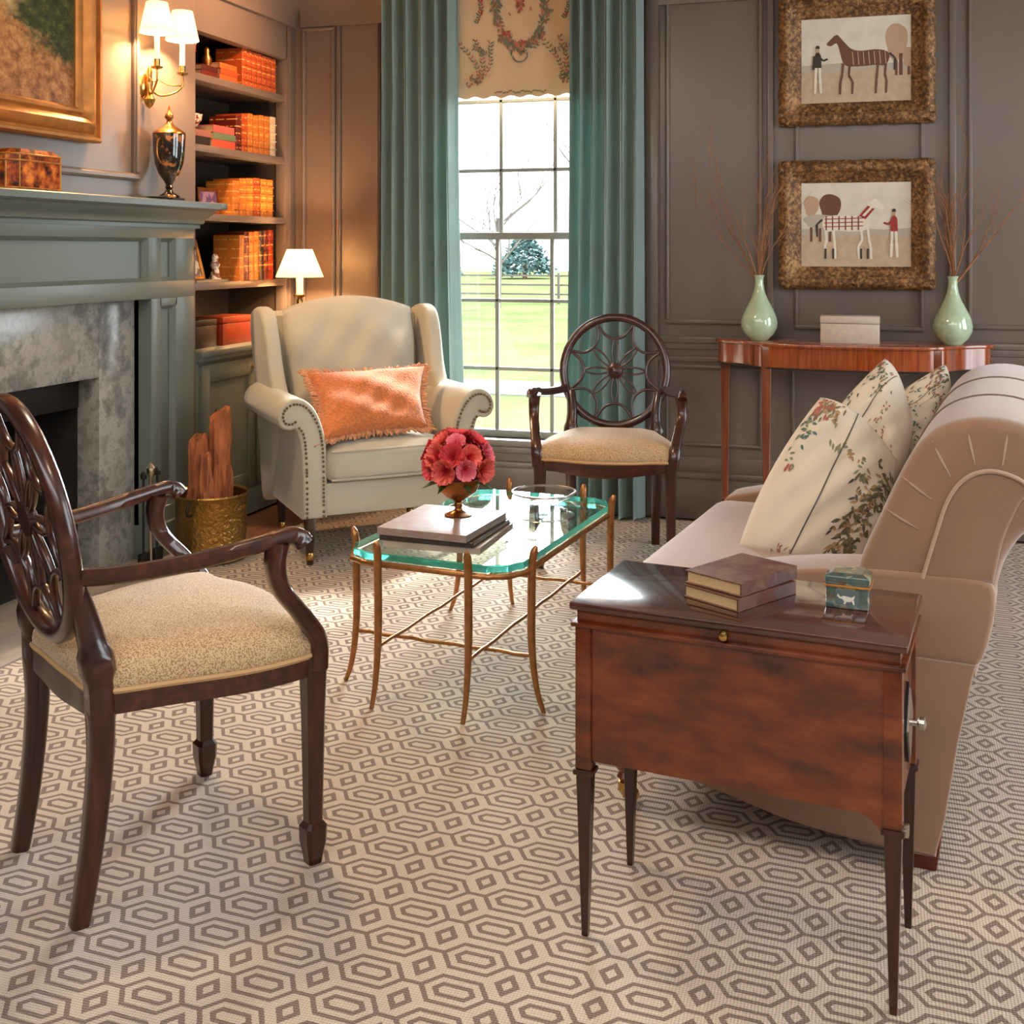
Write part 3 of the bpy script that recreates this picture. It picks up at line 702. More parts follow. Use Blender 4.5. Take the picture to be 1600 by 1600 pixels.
# ============================================================ WING ARMCHAIR (local: x along the front, y to the rear)
wc = thing('wing_armchair', 'cream linen wing armchair with nailhead trim and rolled arms by the window', 'armchair', (-1.846, 4.325, 0), R(42))
bm = B()
cushion(bm, -.33, .33, .01, .60, .186, .325, .02, .004, 6); finish('seat_base', bm, M['cream'], wc, 60)
bm = B(); cushion(bm, -.262, .262, -.015, .52, .322, .455, .035, .035, 14, belly=.008); finish('seat_cushion', bm, M['cream'], wc, 70)
bm = B()
for z in (.335, .448): tube(bm, [(-.25, -.012, z), (0, -.02, z), (.25, -.012, z)], .005, 6)
finish('cushion_piping', bm, M['cream'], wc)
for s in (-1, 1):
    prof = [(-.262, .187), (-.264, .36), (-.268, .48), (-.286, .56), (-.318, .625), (-.36, .660), (-.405, .665), (-.445, .640), (-.462, .595), (-.448, .555), (-.415, .542), (-.392, .545), (-.378, .52), (-.366, .44), (-.362, .30), (-.362, .187)]
    sm = spl2(prof[1:-1], 4); sm = [prof[0]]+sm+[prof[-1]]
    bm = B(); prism(bm, [(x*-s if s > 0 else x, z) for x, z in sm], 1, 0, .64, bev=.01)
    arm = finish('rolled_arm', bm, M['cream'], wc, 55)
    bm = B()
    off = [(-.278, .195), (-.280, .36), (-.284, .47), (-.300, .55), (-.330, .607), (-.364, .638), (-.402, .643), (-.432, .625), (-.442, .598), (-.432, .572), (-.41, .566), (-.392, .574)]
    off2 = [(-.346, .195), (-.346, .30), (-.35, .44), (-.36, .52), (-.380, .552)]
    for ln in (off, off2):
        pt = spline([(x*-s if s > 0 else x, -.003, z) for x, z in ln], 12)
        acc = 0; last = pt[0]
        for p in pt:
            if (p-last).length > .0125 or p is pt[0]:
                t_ = bmesh.new(); bmesh.ops.create_uvsphere(t_, u_segments=6, v_segments=4, radius=.0055); merge(bm, t_, Matrix.Translation(p)); last = p
    finish('nailhead_trim', bm, M['nail'], arm, kind='stuff')
    # wing: tall side of the back
    wp = [(.30, .60), (.36, .66), (.42, .75), (.47, .88), (.52, .965), (.58, .995), (.66, .995), (.74, .965), (.76, .88), (.70, .60), (.64, .187), (.52, .187), (.40, .40)]
    bm = B(); a, b = (-.385, -.315) if s < 0 else (.315, .385)
    prism(bm, spl2(wp, 3, True), 0, a, b, bev=.022, seg=4)
    for v in bm.verts:
        if v.co.z > .6: v.co.x += s*(v.co.z-.6)*.04
        if v.co.z > .5: v.co.x += s*.012
    finish('wing', bm, M['cream'], wc, 60)
bm = B()
prism(bm, [(.54, .187), (.56, .5), (.64, .955), (.70, .975), (.78, .955), (.74, .6), (.66, .187)], 0, -.34, .34, bev=.015)
finish('back_frame', bm, M['cream'], wc, 50)
pb = Pillow([(-.300, .60, .985), (.300, .60, .985), (.275, .44, .47), (-.275, .44, .47)], .10, -.03, .011, 2)
_p = pb.p; s_n = pb.n
def pbp(u, v, side, off=0):
    q = _p(u, v, side, off); q.z += .05*(1-(2*u-1)**2)*(1-v)**2; q += s_n*side*.006*math.sin(9*v+6*u*u)*math.sin(PI*v)*abs(2*u-1)*2; return q
pb.p = pbp
bm = B(); pb.mesh(bm, 30); finish('back_cushion', bm, M['cream'], wc, 80)
for x, y in ((-.325, .035), (.325, .035), (-.30, .60), (.30, .60)):
    bm = B(); lathe(bm, [(.013, 0), (.014, .03), (.020, .10), (.026, .186), (.001, .187)], x, y, n=14)
    lg = finish('leg', bm, M['legdark'], wc)
    bm = B(); lathe(bm, [(.0135, .018), (.0165, .02), (.017, .045), (.0155, .048)], x, y, n=14, cap=False); finish('brass_ferrule', bm, M['brass'], lg)

def pillow_obj(name, label, c, th, mats, dabs=None, seam=None, rimr=0, bow=.05, n=28, seed=1, group=None, face=1):
    p = Pillow(c, th, bow, .008, seed); bm = B(); p.mesh(bm, n)
    if dabs: dabs(p, bm)
    o = finish(name, bm, mats, smooth=80); recentre(o); tag(o, label, 'pillow', group)
    return o, p
# orange lumbar pillow on the armchair
oc = [(-2.265, 4.375, .735), (-1.835, 4.70, .745), (-1.745, 4.50, .500), (-2.075, 4.135, .480)]
oc = [Vector(v) for v in oc]
o, p = pillow_obj('lumbar_pillow', 'orange textured lumbar pillow with fringed edge on the cream armchair', oc, .065, M['orange'], bow=.13, seed=4)
bm = B(); rn = random.Random(3); rim = p.rim(60)
for i, q in enumerate(rim):
    c = (p.c[0]+p.c[2])/2; out = (q-c).normalized()
    for k in range(2):
        d = out*rn.uniform(.014, .024)+Vector((rn.uniform(-.01, .01), rn.uniform(-.01, .01), rn.uniform(-.008, .006)))
        s_ = q+Vector((rn.uniform(-.005, .005),)*3); tube(bm, [s_-out*.006, s_+d*.6, s_+d], .0045, 5, rs=[1.1, 1.2, .5])
fr = finish('fringe', bm, M['fringe'], o, 60); fr.location = -o.location

# ============================================================ SOFA (local: x to the back, y along the length)
SO = (.120, 2.443, 0); SR = R(-7.4)
sofa = thing('velvet_sofa', 'taupe velvet scroll back sofa with low sloping arms on the right', 'sofa', SO, SR)
Ls = 1.24
bp = [(-.20, .40), (-.165, .50), (-.138, .608), (-.100, .70), (-.063, .785), (-.025, .855), (.022, .898), (.09, .918), (.165, .912), (.232, .878), (.268, .82), (.262, .762), (.225, .718), (.178, .698), (.150, .660), (.128, .605), (.100, .46), (.085, .40)]
sm = spl2(bp, 4)
bm = B(); 
nst = 14
rings = []
def ins(pts, d):
    c = Vector((sum(p[0] for p in pts)/len(pts), sum(p[1] for p in pts)/len(pts))); out = []
    n = len(pts)
    for i in range(n):
        a = Vector(pts[i-1]); b = Vector(pts[(i+1) % n]); t_ = (b-a).normalized(); nn = Vector((t_.y, -t_.x)); out.append((pts[i][0]+nn.x*d, pts[i][1]+nn.y*d))
    return out
for y, d in ((0, .022), (.006, .010), (.02, .002), (.04, 0), (.34, 0), (.6, 0), (.9, 0), (Ls-.04, 0), (Ls-.02, .002), (Ls-.006, .01), (Ls, .022)):
    rings.append([(x, y, z) for x, z in ins(sm, d)])
loft(bm, rings); finish('scroll_back', bm, M['velvet'], sofa, 60)
# seams round the roll
for yy in (.40, .80):
    bm = B(); tube(bm, [(x, yy, z) for x, z in ins(sm, -.001)][6:60], .0028, 5); finish('roll_seam', bm, P('seam_cord%.1f' % yy, (116, 98, 84), .8), sofa)
# raised inner panel on the near end with piping, and gathered pleats
ip = spl2([(-.012, .595), (.012, .68), (.036, .755), (.068, .800), (.112, .818), (.16, .808), (.19, .785)], 5)
ip2 = ip+spl2([(.19, .785), (.17, .765), (.155, .735), (.135, .68), (.118, .60)], 4)[1:]
for ye, nm in ((0, 1), (Ls, -1)):
    bm = B(); prism(bm, ip2, 1, ye-.008*nm, ye+.02*nm, bev=.006); pn = finish('end_panel', bm, M['velvet'], sofa, 50)
    bm = B(); tube(bm, [(x, ye-.009*nm, z) for x, z in ip], .0045, 6); finish('piping', bm, M['velvet_pipe'], pn)
bm = B()
for x0, z0, x1, z1 in ((-.02, .69, -.085, .725), (.004, .752, -.052, .792), (.040, .80, .004, .868), (.085, .828, .070, .900), (.135, .83, .145, .902), (.175, .815, .213, .872)):
    tube(bm, [(x0, -.001, z0), ((x0+x1)/2, -.0035, (z0+z1)/2), (x1, .004, z1)], .0022, 5, rs=[.5, 1.1, .3])
finish('gathered_pleats', bm, M['velvet_pipe'], sofa, kind='stuff')
# base apron: bottom edge sweeps down towards the back
ap = spl2([(-.655, .135), (-.55, .112), (-.40, .082), (-.27, .055), (-.12, .042), (.0, .040), (.012, .045)], 3)
poly = [(-.685, .434), (-.69, .30), (-.675, .17)]+ap+[(.03, .12), (.055, .28), (.086, .434)]
bm = B(); prism(bm, poly, 1, -.006, Ls+.006, bev=.004); finish('base_apron', bm, M['velvet'], sofa, 45)
# low arms, swooping up towards the back
at = spl2([(-.70, .45), (-.685, .478), (-.62, .495), (-.5, .525), (-.36, .565), (-.22, .590), (-.1, .600), (.02, .603), (.10, .603), (.122, .58), (.118, .52), (.10, .45), (.085, .434)], 2)
for y0, y1 in ((0-.012, .13), (Ls-.13, Ls+.012)):
    bm = B(); prism(bm, [(-.69, .434)]+at, 1, y0, y1, bev=.010, seg=3); finish('low_arm', bm, M['velvet'], sofa, 60)
bm = B(); tube(bm, [(-.68, -.004, .434), (-.3, -.006, .434), (.086, -.004, .434)], .0045, 6); tube(bm, [(-.69, 0, .434), (-.69, Ls, .434)], .0045, 6, up=(0, 0, 1)); finish('base_piping', bm, M['velvet_pipe'], sofa)
bm = B(); cushion(bm, -.71, -.13, .125, Ls-.125, .40, .478, .03, .012, 14); finish('seat_cushion', bm, M['velvet'], sofa, 70)
for y in (.05, Ls-.05):
    bm = B(); lathe(bm, [(.010, .030), (.012, .045), (.020, .055), (.015, .066), (.028, .085), (.034, .105), (.026, .122), (.036, .14), (.038, .16), (.03, .175)], -.655, y, n=18)
    lg = finish('turned_leg', bm, M['console_v'], sofa)
    bm = B(); lathe(bm, [(.001, .026), (.017, .026), (.017, .044), (.001, .044)], -.655, y, n=14)
    t_ = bmesh.new(); bmesh.ops.create_cone(t_, segments=16, radius1=.016, radius2=.016, depth=.014, cap_ends=True); merge(bm, t_, Matrix.Translation((-.640, y, .016)) @ Matrix.Rotation(R(90), 4, 'X'))
    box(bm, -.658, -.636, y-.011, y-.008, .01, .03); box(bm, -.658, -.636, y+.008, y+.011, .01, .03)
    finish('caster', bm, M['brass'], lg)
    bm = B(); prism(bm, [(-.045, .06), (.02, .06), (.012, 0), (-.03, 0)], 1, y-.03, y+.02, bev=.003); finish('block_foot', bm, P('foot_wood', (96, 38, 20), .35), sofa)

# floral pillows on the sofa
cotton = P('pillow_cotton', (220, 208, 188), .88, var=.03, vs=8, bump=.2, bs=500, sheen=.2)
fm = [cotton, flat('fl_olive', (112, 104, 72)), flat('fl_sage', (126, 132, 106)), flat('fl_rose', (170, 92, 80)), flat('fl_teal', (78, 108, 104)), flat('fl_tan', (168, 136, 96)), flat('fl_char', (84, 82, 74))]
def floral(seed, spots):
    def f(p, bm):
        rn = random.Random(seed)
        for (u0, v0, u1, v1, n, cols, spread, L) in spots:
            for i in range(n):
                t_ = rn.random(); a = math.atan2(v1-v0, u1-u0)
                u = u0+(u1-u0)*t_+rn.gauss(0, spread); v = v0+(v1-v0)*t_+rn.gauss(0, spread)
                p.dab(bm, u, v, a+rn.choice((-1, 1))*rn.uniform(.4, 1.3), L*rn.uniform(.7, 1.3), L*.2, rn.choice(cols), off=.0014+.00001*(i % 80))
        # centre stripe woven into the cloth
        N = 40; vs = []
        x0 = .42
        for i in range(N+1):
            v = .02+.96*i/N; vs.append((bm.verts.new(p.p(x0-.006, v, 1, .0022)), bm.verts.new(p.p(x0+.006, v, 1, .0022))))
        for i in range(N): fc = bm.faces.new((vs[i][0], vs[i][1], vs[i+1][1], vs[i+1][0])); fc.material_index = 6
    return f
G = 'floral pillows on the sofa'
s1 = [(.02, .02, .12, .12, 46, (3, 3, 5, 1), .035, .05), (.1, .02, .3, .14, 26, (1, 5, 5), .03, .05), (.02, .15, .1, .3, 26, (4, 4, 2), .03, .045), (.04, .4, .14, .5, 12, (2, 3), .03, .04),
      (.88, .22, .80, .95, 130, (1, 1, 6, 5, 2), .045, .06), (.60, .28, .80, .6, 46, (5, 2, 1), .035, .045), (.74, .5, .74, .96, 80, (1, 5, 6), .05, .055), (.25, .93, .45, .97, 16, (3, 5), .03, .035), (.3, .25, .5, .3, 14, (2, 5), .02, .05)]
pillow_obj('throw_pillow', 'cream floral pillow nearest the viewer on the sofa', [(-.115, 3.13, .862), (.075, 3.17, .70), (-.015, 3.01, .475), (-.315, 3.01, .480)], .10, fm, floral(2, s1), bow=-.17, seed=2, group=G)
s2 = [(.02, .05, .4, .2, 60, (4, 2, 1, 3), .05, .05), (.1, .3, .2, .9, 40, (2, 6, 4), .05, .045), (.6, .2, .8, .8, 46, (3, 5, 1), .06, .045)]
pillow_obj('throw_pillow', 'cream floral pillow in the middle of the three on the sofa', [(.05, 3.47, .938), (.125, 3.385, .765), (.06, 3.27, .60), (-.19, 3.36, .60)], .09, fm, floral(9, s2), bow=-.14, seed=5, group=G)
s3 = [(.02, .1, .9, .2, 130, (4, 3, 1, 5, 6), .07, .06), (.1, .3, .9, .8, 60, (1, 5, 4), .08, .05)]
pillow_obj('throw_pillow', 'cream floral pillow farthest back, its pointed corner highest beside the scroll back', [(.225, 3.66, .908), (.235, 3.60, .76), (.14, 3.47, .66), (-.03, 3.58, .70)], .065, fm, floral(14, s3), bow=-.10, seed=8, group=G)

# ============================================================ SIDE TABLE (local x along its front)
st = thing('side_table', 'dark mahogany side table with deep panelled sides and tapered legs', 'side table', (-.208, 2.148, 0), R(-6.8))
hx, hy = .282, .146; 
bm = B()
for a, b, c, e in ((-hx+.02, hx-.02, -hy+.006, -hy+.016), (-hx+.02, hx-.02, hy-.016, hy-.006)):
    pr = [(a, .565), (a, .325), (a+.02, .322), (b-.05, .322), (b-.03, .316), (b-.012, .296), (b, .29), (b, .565)]
    prism(bm, pr, 1, c, e)
for a in (-hx+.006, hx-.016): box(bm, a, a+.010, -hy+.02, hy-.02, .322, .565)
box(bm, -hx+.02, hx-.02, -hy+.02, hy-.02, .33, .345)
finish('panelled_body', bm, M['chest'], st, 30)
for s in (-1, 1):
    for t_ in (-1, 1):
        x, y = s*(hx-.014), t_*(hy-.014); bm = B()
        box(bm, x-.015, x+.015, y-.015, y+.015, .306, .566, .002)
        box(bm, x-.019, x+.019, y-.019, y+.019, .296, .306, .003)
        sweep(bm, [(x, y, z) for z in (.297, .15, .002, 0)], rsec(.028, .028, .12), up=(0, 1, 0), scale=[1, .72, .42, .4])
        for f_ in bm.faces:
            if f_.calc_center_median().z > .31: f_.material_index = 1
        finish('leg', bm, [M['mahog_v'], M['chest']], st, 30)
bm = B()
box(bm, -hx-.008, hx+.008, -hy-.008, hy+.008, .566, .574, .003); box(bm, -hx+.002, hx-.002, -hy+.002, hy-.002, .574, .598, .001)
lid0 = finish('lid_rail', bm, M['chest'], st, 30)
bm = B(); box(bm, -hx-.010, hx+.010, -hy-.010, hy+.010, .597, .611, .004); finish('table_top', bm, M['chest_top'], st, 30)
bm = B(); lathe(bm, [(.001, .018), (.007, .016), (.009, .011), (.006, .005), (.004, 0), (.001, 0)], n=16); bm.transform(Matrix.Translation((-.008, -hy+.002, .587)) @ Matrix.Rotation(R(90), 4, 'X'))
finish('knob', bm, M['brass'], st)
# diamond plate and pull on the right end
bm = B(); prism(bm, [(-.055, .43), (0, .50), (.055, .43), (0, .36)], 0, hx-.007, hx-.001); pl = finish('diamond_plate', bm, M['black'], st, 0)
bm = B(); prism(bm, [(-.046, .43), (0, .489), (.046, .43), (0, .371)], 0, hx-.004, hx+.002); finish('silver_inlay', bm, M['silver'], pl, 0)
bm = B(); lathe(bm, [(.001, .0), (.006, 0), (.006, .012), (.012, .016), (.012, .024), (.001, .028)], n=14); bm.transform(Matrix.Translation((hx, 0, .43)) @ Matrix.Rotation(R(90), 4, 'Y')); finish('drawer_knob', bm, M['silver'], pl)
bm = B(); box(bm, hx-.002, hx+.010, -hy+.010, -hy+.024, .292, .312, .002); finish('metal_latch', bm, M['silver'], st)

def book(name, label, loc, rz, L, Wd, T, cover, group=None, page=None, spine=True, rx=0, ry=0, cat='book'):
    """lies flat: L along x (spine on -x side runs along y), Wd along y, T high"""
    t = thing(name, label, cat, loc, rz, group); t.rotation_euler = (rx, ry, rz); c = .0025
    bm = B(); box(bm, -L/2, L/2, -Wd/2, Wd/2, 0, c, .0008, 1); box(bm, -L/2, L/2, -Wd/2, Wd/2, T-c, T, .0008, 1); box(bm, -L/2-.001, -L/2+c, -Wd/2, Wd/2, 0, T, .001, 1)
    finish('cover', bm, cover, t); bm = B(); box(bm, -L/2+.002, L/2-.004, -Wd/2+.004, Wd/2-.004, c*.9, T-c*.9); finish('page_block', bm, page or M['paper'], t)
    return t
book('leather_book', 'dark red leather book on top of the pair on the side table', (-.222, 2.170, .6355), R(60)+PI/2, .125, .175, .024, M['red'], 'old books on the side table')
book('leather_book', 'worn brown book under the red one on the side table', (-.224, 2.160, .611), R(58)+PI/2, .125, .172, .024, M['brownleather'], 'old books on the side table')
# small painted tin
t = thing('trinket_box', 'small teal painted trinket box with a white dog panel on the side table', 'box', (-.030, 2.158, .611), R(-6))
bm = B(); box(bm, -.037, .037, -.028, .028, 0, .040, .003); finish('box_body', bm, M['tin'], t, 30)
bm = B(); box(bm, -.039, .039, -.030, .030, .041, .058, .004); prism(bm, [(-.034, .058), (-.026, .063), (.026, .063), (.034, .058)], 1, -.026, .026); finish('lid', bm, M['tin'], t, 30)
bm = B(); box(bm, -.040, .040, -.031, .031, .038, .042, .001); finish('gilt_band', bm, M['gilt'], t)
bm = B(); box(bm, -.020, .020, -.0288, -.027, .008, .034, .0005, 1, 0)
def quadp(bm, pts, y, mi):
    f = bm.faces.new([bm.verts.new((a, y, b)) for a, b in pts]); f.material_index = mi
quadp(bm, [(-.013, .020), (-.006, .024), (.008, .022), (.014, .026), (.012, .019), (.006, .014), (-.004, .013), (-.008, .018)], -.0291, 1)
quadp(bm, [(-.008, .018), (-.016, .027), (-.017, .023), (-.013, .019)], -.0291, 1)
quadp(bm, [(-.004, .016), (-.006, .009), (-.003, .009), (0, .015)], -.0291, 1); quadp(bm, [(.008, .016), (.011, .009), (.013, .009), (.012, .018)], -.0291, 1)
finish('painted_panel', bm, [flat('panel_blue', (92, 104, 104)), flat('panel_white', (222, 214, 200))], t, 0)

# ============================================================ COFFEE TABLE (local y along its length)
ct = thing('coffee_table', 'gilt twig leg coffee table with thick green edged glass top', 'coffee table', (-1.105, 3.375, 0), R(-5.5))
a, b, k = .262, .455, .075      # half sizes of the glass, corner cut
oc_ = []
for sx, sy_ in ((-1, -1), (1, -1), (1, 1), (-1, 1)):
    c = [(sx*(a-k*1.0), sy_*b), (sx*(a-k*.8), sy_*(b-.012)), (sx*(a-k*.35), sy_*(b-k*.35)), (sx*(a-.012), sy_*(b-k*.8)), (sx*a, sy_*(b-k))]
    if sx*sy_ < 0: c = c
    else: c = c[::-1]
    oc_ += c
n = len(oc_)
bm = B()
rings = [[(x*s, y*s, z) for x, y in oc_] for s, z in ((.992, .390), (1, .393), (1, .407), (.992, .410))]
vs = [[bm.verts.new(q) for q in r] for r in rings]
for i in range(3):
    for j in range(n): f = bm.faces.new((vs[i][j], vs[i][(j+1) % n], vs[i+1][(j+1) % n], vs[i+1][j])); f.material_index = 1
bm.faces.new(vs[0][::-1]); bm.faces.new(vs[-1]); bmesh.ops.recalc_face_normals(bm, faces=bm.faces)
finish('glass_top', bm, [M['gtop'], M['gedge']], ct, 30)
bm = B(); tube(bm, [(x*1.012, y*1.008, .381) for x, y in oc_], .0085, 8, True); finish('top_rail', bm, M['gold'], ct, 60)
legs = [(-a-.006, -b+.105, -1, 0), (-a+.125, -b-.006, 0, -1), (a-.125, -b-.006, 0, -1), (a+.006, -b+.105, 1, 0), (a+.006, b-.105, 1, 0), (a-.125, b+.006, 0, 1), (-a+.125, b+.006, 0, 1), (-a-.006, b-.105, -1, 0)]
for x, y, ox, oy in legs:
    def w_(z, o): return (x+ox*o, y+oy*o, z)
    pth = spline([w_(.0, .040), w_(.05, .022), (x+ox*.010, y+oy*.010, .12), w_(.20, .004), w_(.30, .004), w_(.39, .006), w_(.425, .010), w_(.447, .018)], 4); N = len(pth)
    bm = B(); tube(bm, pth, .0115, 9, rs=[.55+.45*min(1, i/N*2.2) if i/N < .6 else 1.0-.75*max(0, (i/N-.86)/.14) for i in range(N)])
    finish('twig_leg', bm, M['gold'], ct, 60)
bm = B(); z = .152
for p0, p1 in ((legs[0], legs[3]), (legs[4], legs[7]), (legs[1], legs[6]), (legs[2], legs[5])):
    zz = z+(.004 if p0 in (legs[1], legs[2]) else -.003)
    pt = [(p0[0]+(p1[0]-p0[0])*i/12, p0[1]+(p1[1]-p0[1])*i/12, zz+.002*math.sin(i*2.1)) for i in range(13)]; tube(bm, pt, .0055, 7)
finish('stretcher', bm, M['gold'], ct, 60)
# coffee table books
bk1 = worn('book_jacket_grey', (152, 120, 110), (156, 146, 138), 20, .3); bk2 = P('book_jacket_dark', (62, 52, 48), .35, var=.3, vs=20); bk3 = P('book_jacket_cream', (176, 160, 142), .4, var=.12, vs=15)
pg = P('white_pages', (150, 142, 132), .8, var=.25, vs=60, stretch=(1, 1, 9))
book('picture_book', 'large pale pink grey picture book on top of the stack on the glass table', (-1.175, 3.150, .4445), R(86), .315, .275, .021, bk1, 'picture books under the flowers', pg)
book('picture_book', 'thin dark picture book in the middle of the stack on the glass table', (-1.168, 3.156, .4300), R(88), .318, .285, .014, bk2, 'picture books under the flowers', pg)
book('picture_book', 'cream picture book at the bottom of the stack on the glass table', (-1.160, 3.165, .4105), R(90), .325, .29, .019, bk3, 'picture books under the flowers', pg)
# goblet
GX, GY, GZ = -1.152, 3.205, .4658
t = thing('goblet_vase', 'antique gold footed goblet holding the red flowers', 'vase', (GX, GY, GZ))
bm = B(); lathe(bm, [(.040, 0), (.041, .003), (.030, .008), (.014, .014), (.010, .022), (.013, .030), (.010, .038), (.014, .044), (.036, .056), (.056, .074), (.064, .095), (.064, .110), (.060, .112), (.060, .098), (.050, .075), (.02, .055), (.001, .052)], n=28)
finish('goblet', bm, M['antique'], t, 50)
# bouquet
fl = thing('flower_bouquet', 'round bouquet of red and pink blooms in the gold goblet', 'flowers', (GX, GY, GZ+.1))
def petal(n_, c0, c1):
    t = NT(n_); tc = t.n('ShaderNodeTexCoord'); v = t.n('ShaderNodeVectorMath'); v.operation = 'LENGTH'; mp = t.n('ShaderNodeMapping'); mp.inputs['Scale'].default_value = (1, 1, 0)
    t.l(tc.outputs['Object'], mp.inputs[0]); t.l(mp.outputs[0], v.inputs[0]); t.l(t.ramp(t.math('MULTIPLY', v.outputs['Value'], 28), [(.12, lin(c0)), (.85, lin(c1))]), t.b.inputs['Base Color'])
    t.b.inputs['Roughness'].default_value = .6; return t.m
FM = [petal('petal_coral', (196, 34, 40), (236, 112, 98)), petal('petal_crimson', (176, 22, 44), (222, 74, 78)), petal('petal_pink', (196, 38, 66), (240, 126, 142))]
stem = P('stem_green', (74, 92, 44), .7)
def flower_mesh(seed, R_):
    rn = random.Random(seed); bm = B()
    for ring in range(6):
        nP = (5, 7, 9, 11, 12, 13)[ring]; tilt = (.15, .32, .52, .76, 1.0, 1.25)[ring]; ln = R_*(.55, .68, .78, .9, .98, 1.0)[ring]
        for i in range(nP):
            a_ = 2*PI*i/nP+ring*.7+rn.uniform(-.15, .15); tl = tilt+rn.uniform(-.1, .1); w_ = R_*(.15+.035*ring)
            g = []
            for u in range(4):
                row = []
                for v in range(4):
                    s = (u/3); q = (v/3-.5)*2
                    rad = ln*math.sin(tl*s)/max(.3, tl)*1.1+R_*.03*ring*.5; h = ln*math.cos(tl*s*.9)*s+R_*.12*(q*q)*s
                    wd = w_*math.sin(PI*(.15+.7*s))*q
                    row.append(bm.verts.new((rad*math.cos(a_)-wd*math.sin(a_), rad*math.sin(a_)+wd*math.cos(a_), h*.95)))
                g.append(row)
            for u in range(3):
                for v in range(3): bm.faces.new((g[u][v], g[u+1][v], g[u+1][v+1], g[u][v+1]))
    me = bpy.data.meshes.new('flower'); bm.to_mesh(me); bm.free()
    me.polygons.foreach_set('use_smooth', [True]*len(me.polygons)); return me
fmesh = []
for i in range(3):
    for s in range(2):
        me = flower_mesh(i*7+s, .0355); me.materials.append(FM[i]); fmesh.append(me)
rn = random.Random(11); k = 0
for phi, cnt in ((0, 1), (36, 5), (66, 9), (94, 10)):
    for i in range(cnt):
        th = 2*PI*(i+.5*(phi % 3))/cnt+rn.uniform(-.1, .1); ph = R(phi+rn.uniform(-4, 4)); rr = .082+rn.uniform(-.006, .004)
        d = Vector((math.sin(ph)*math.cos(th), math.sin(ph)*math.sin(th), math.cos(ph)*.85))
        o = bpy.data.objects.new('bloom', fmesh[rn.randrange(6)]); COL.objects.link(o); o.parent = fl
        o.location = d*rr+Vector((0, 0, .052)); o.rotation_euler = d.to_track_quat('Z', 'Y').to_euler(); s = rn.uniform(.85, 1.15); o.scale = (s, s, s)
bm = B()
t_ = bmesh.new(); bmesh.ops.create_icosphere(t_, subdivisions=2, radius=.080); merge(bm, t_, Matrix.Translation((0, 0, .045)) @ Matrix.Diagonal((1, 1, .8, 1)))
for i in range(9):
    th = rn.uniform(0, 2*PI); tube(bm, [(.01*math.cos(th), .01*math.sin(th), -.045), (.03*math.cos(th), .03*math.sin(th), .03)], .003, 5)
for i in range(7):
    th = 2*PI*i/7; c = Vector((math.cos(th), math.sin(th), 0)); s_ = Vector((-math.sin(th), math.cos(th), 0)); base = c*.05+Vector((0, 0, .0))
    pts = [base, base+c*.03+s_*.012, base+c*.062+Vector((0, 0, -.02)), base+c*.03-s_*.012]; bm.faces.new([bm.verts.new(q) for q in pts])
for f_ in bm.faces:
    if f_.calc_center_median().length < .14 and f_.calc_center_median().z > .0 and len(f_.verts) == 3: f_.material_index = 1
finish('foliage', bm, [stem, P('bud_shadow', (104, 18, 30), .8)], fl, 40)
# crystal dish
t = thing('glass_dish', 'round crystal dish with silver rim at the far end of the glass table', 'dish', (-1.02, 3.68, .4105))
bm = B(); lathe(bm, [(.045, 0), (.05, .002), (.085, .018), (.105, .036), (.102, .037), (.08, .022), (.045, .006), (.001, .005)], n=32); finish('dish_bowl', bm, M['crystal'], t, 50)
bm = B(); tube(bm, [(.105*math.cos(2*PI*i/40), .105*math.sin(2*PI*i/40), .037) for i in range(40)], .004, 7, True); finish('silver_rim', bm, M['silver'], t)

# ============================================================ CONSOLE TABLE
co = thing('console_table', 'satinwood bow front console table under the horse pictures', 'console table', (-.068, 5.36, 0))
def con_out(g=0, yb=0):
    pts = [(-.575-g, 0), (-.578-g, -.07), (-.55-g, -.12), (-.49-g*.5, -.15-g), (-.43-g*.3, -.20-g), (-.385, -.265-g), (-.34, -.295-g), (-.25, -.315-g), (-.12, -.332-g), (0, -.338-g)]
    s = spl2(pts, 3); return s+[(-x, y) for x, y in s[::-1][1:]]
bm = B(); prism(bm, con_out(.014), 2, .832, .847, bev=.003); finish('table_top', bm, M['console'], co, 40)
bm = B(); prism(bm, con_out(0), 2, .738, .834); ap_ = finish('bow_apron', bm, M['console'], co, 40)
bm = B(); o_ = con_out(.002); tube(bm, [(x, y, .741) for x, y in o_], .004, 6); finish('bead', bm, M['legdark'], ap_)
for x, y in ((-.548, -.035), (.548, -.035), (-.345, -.275), (.345, -.275)):
    bm = B(); box(bm, x-.022, x+.022, y-.022, y+.022, .736, .833, .002)
    sweep(bm, [(x, y, z_) for z_ in (.74, .70, .12, .11, .10, .0)], rsec(.042, .042, .15), up=(0, 1, 0), scale=[1, 1, .62, .78, .6, .42]); finish('leg', bm, M['console_v'], co, 30)
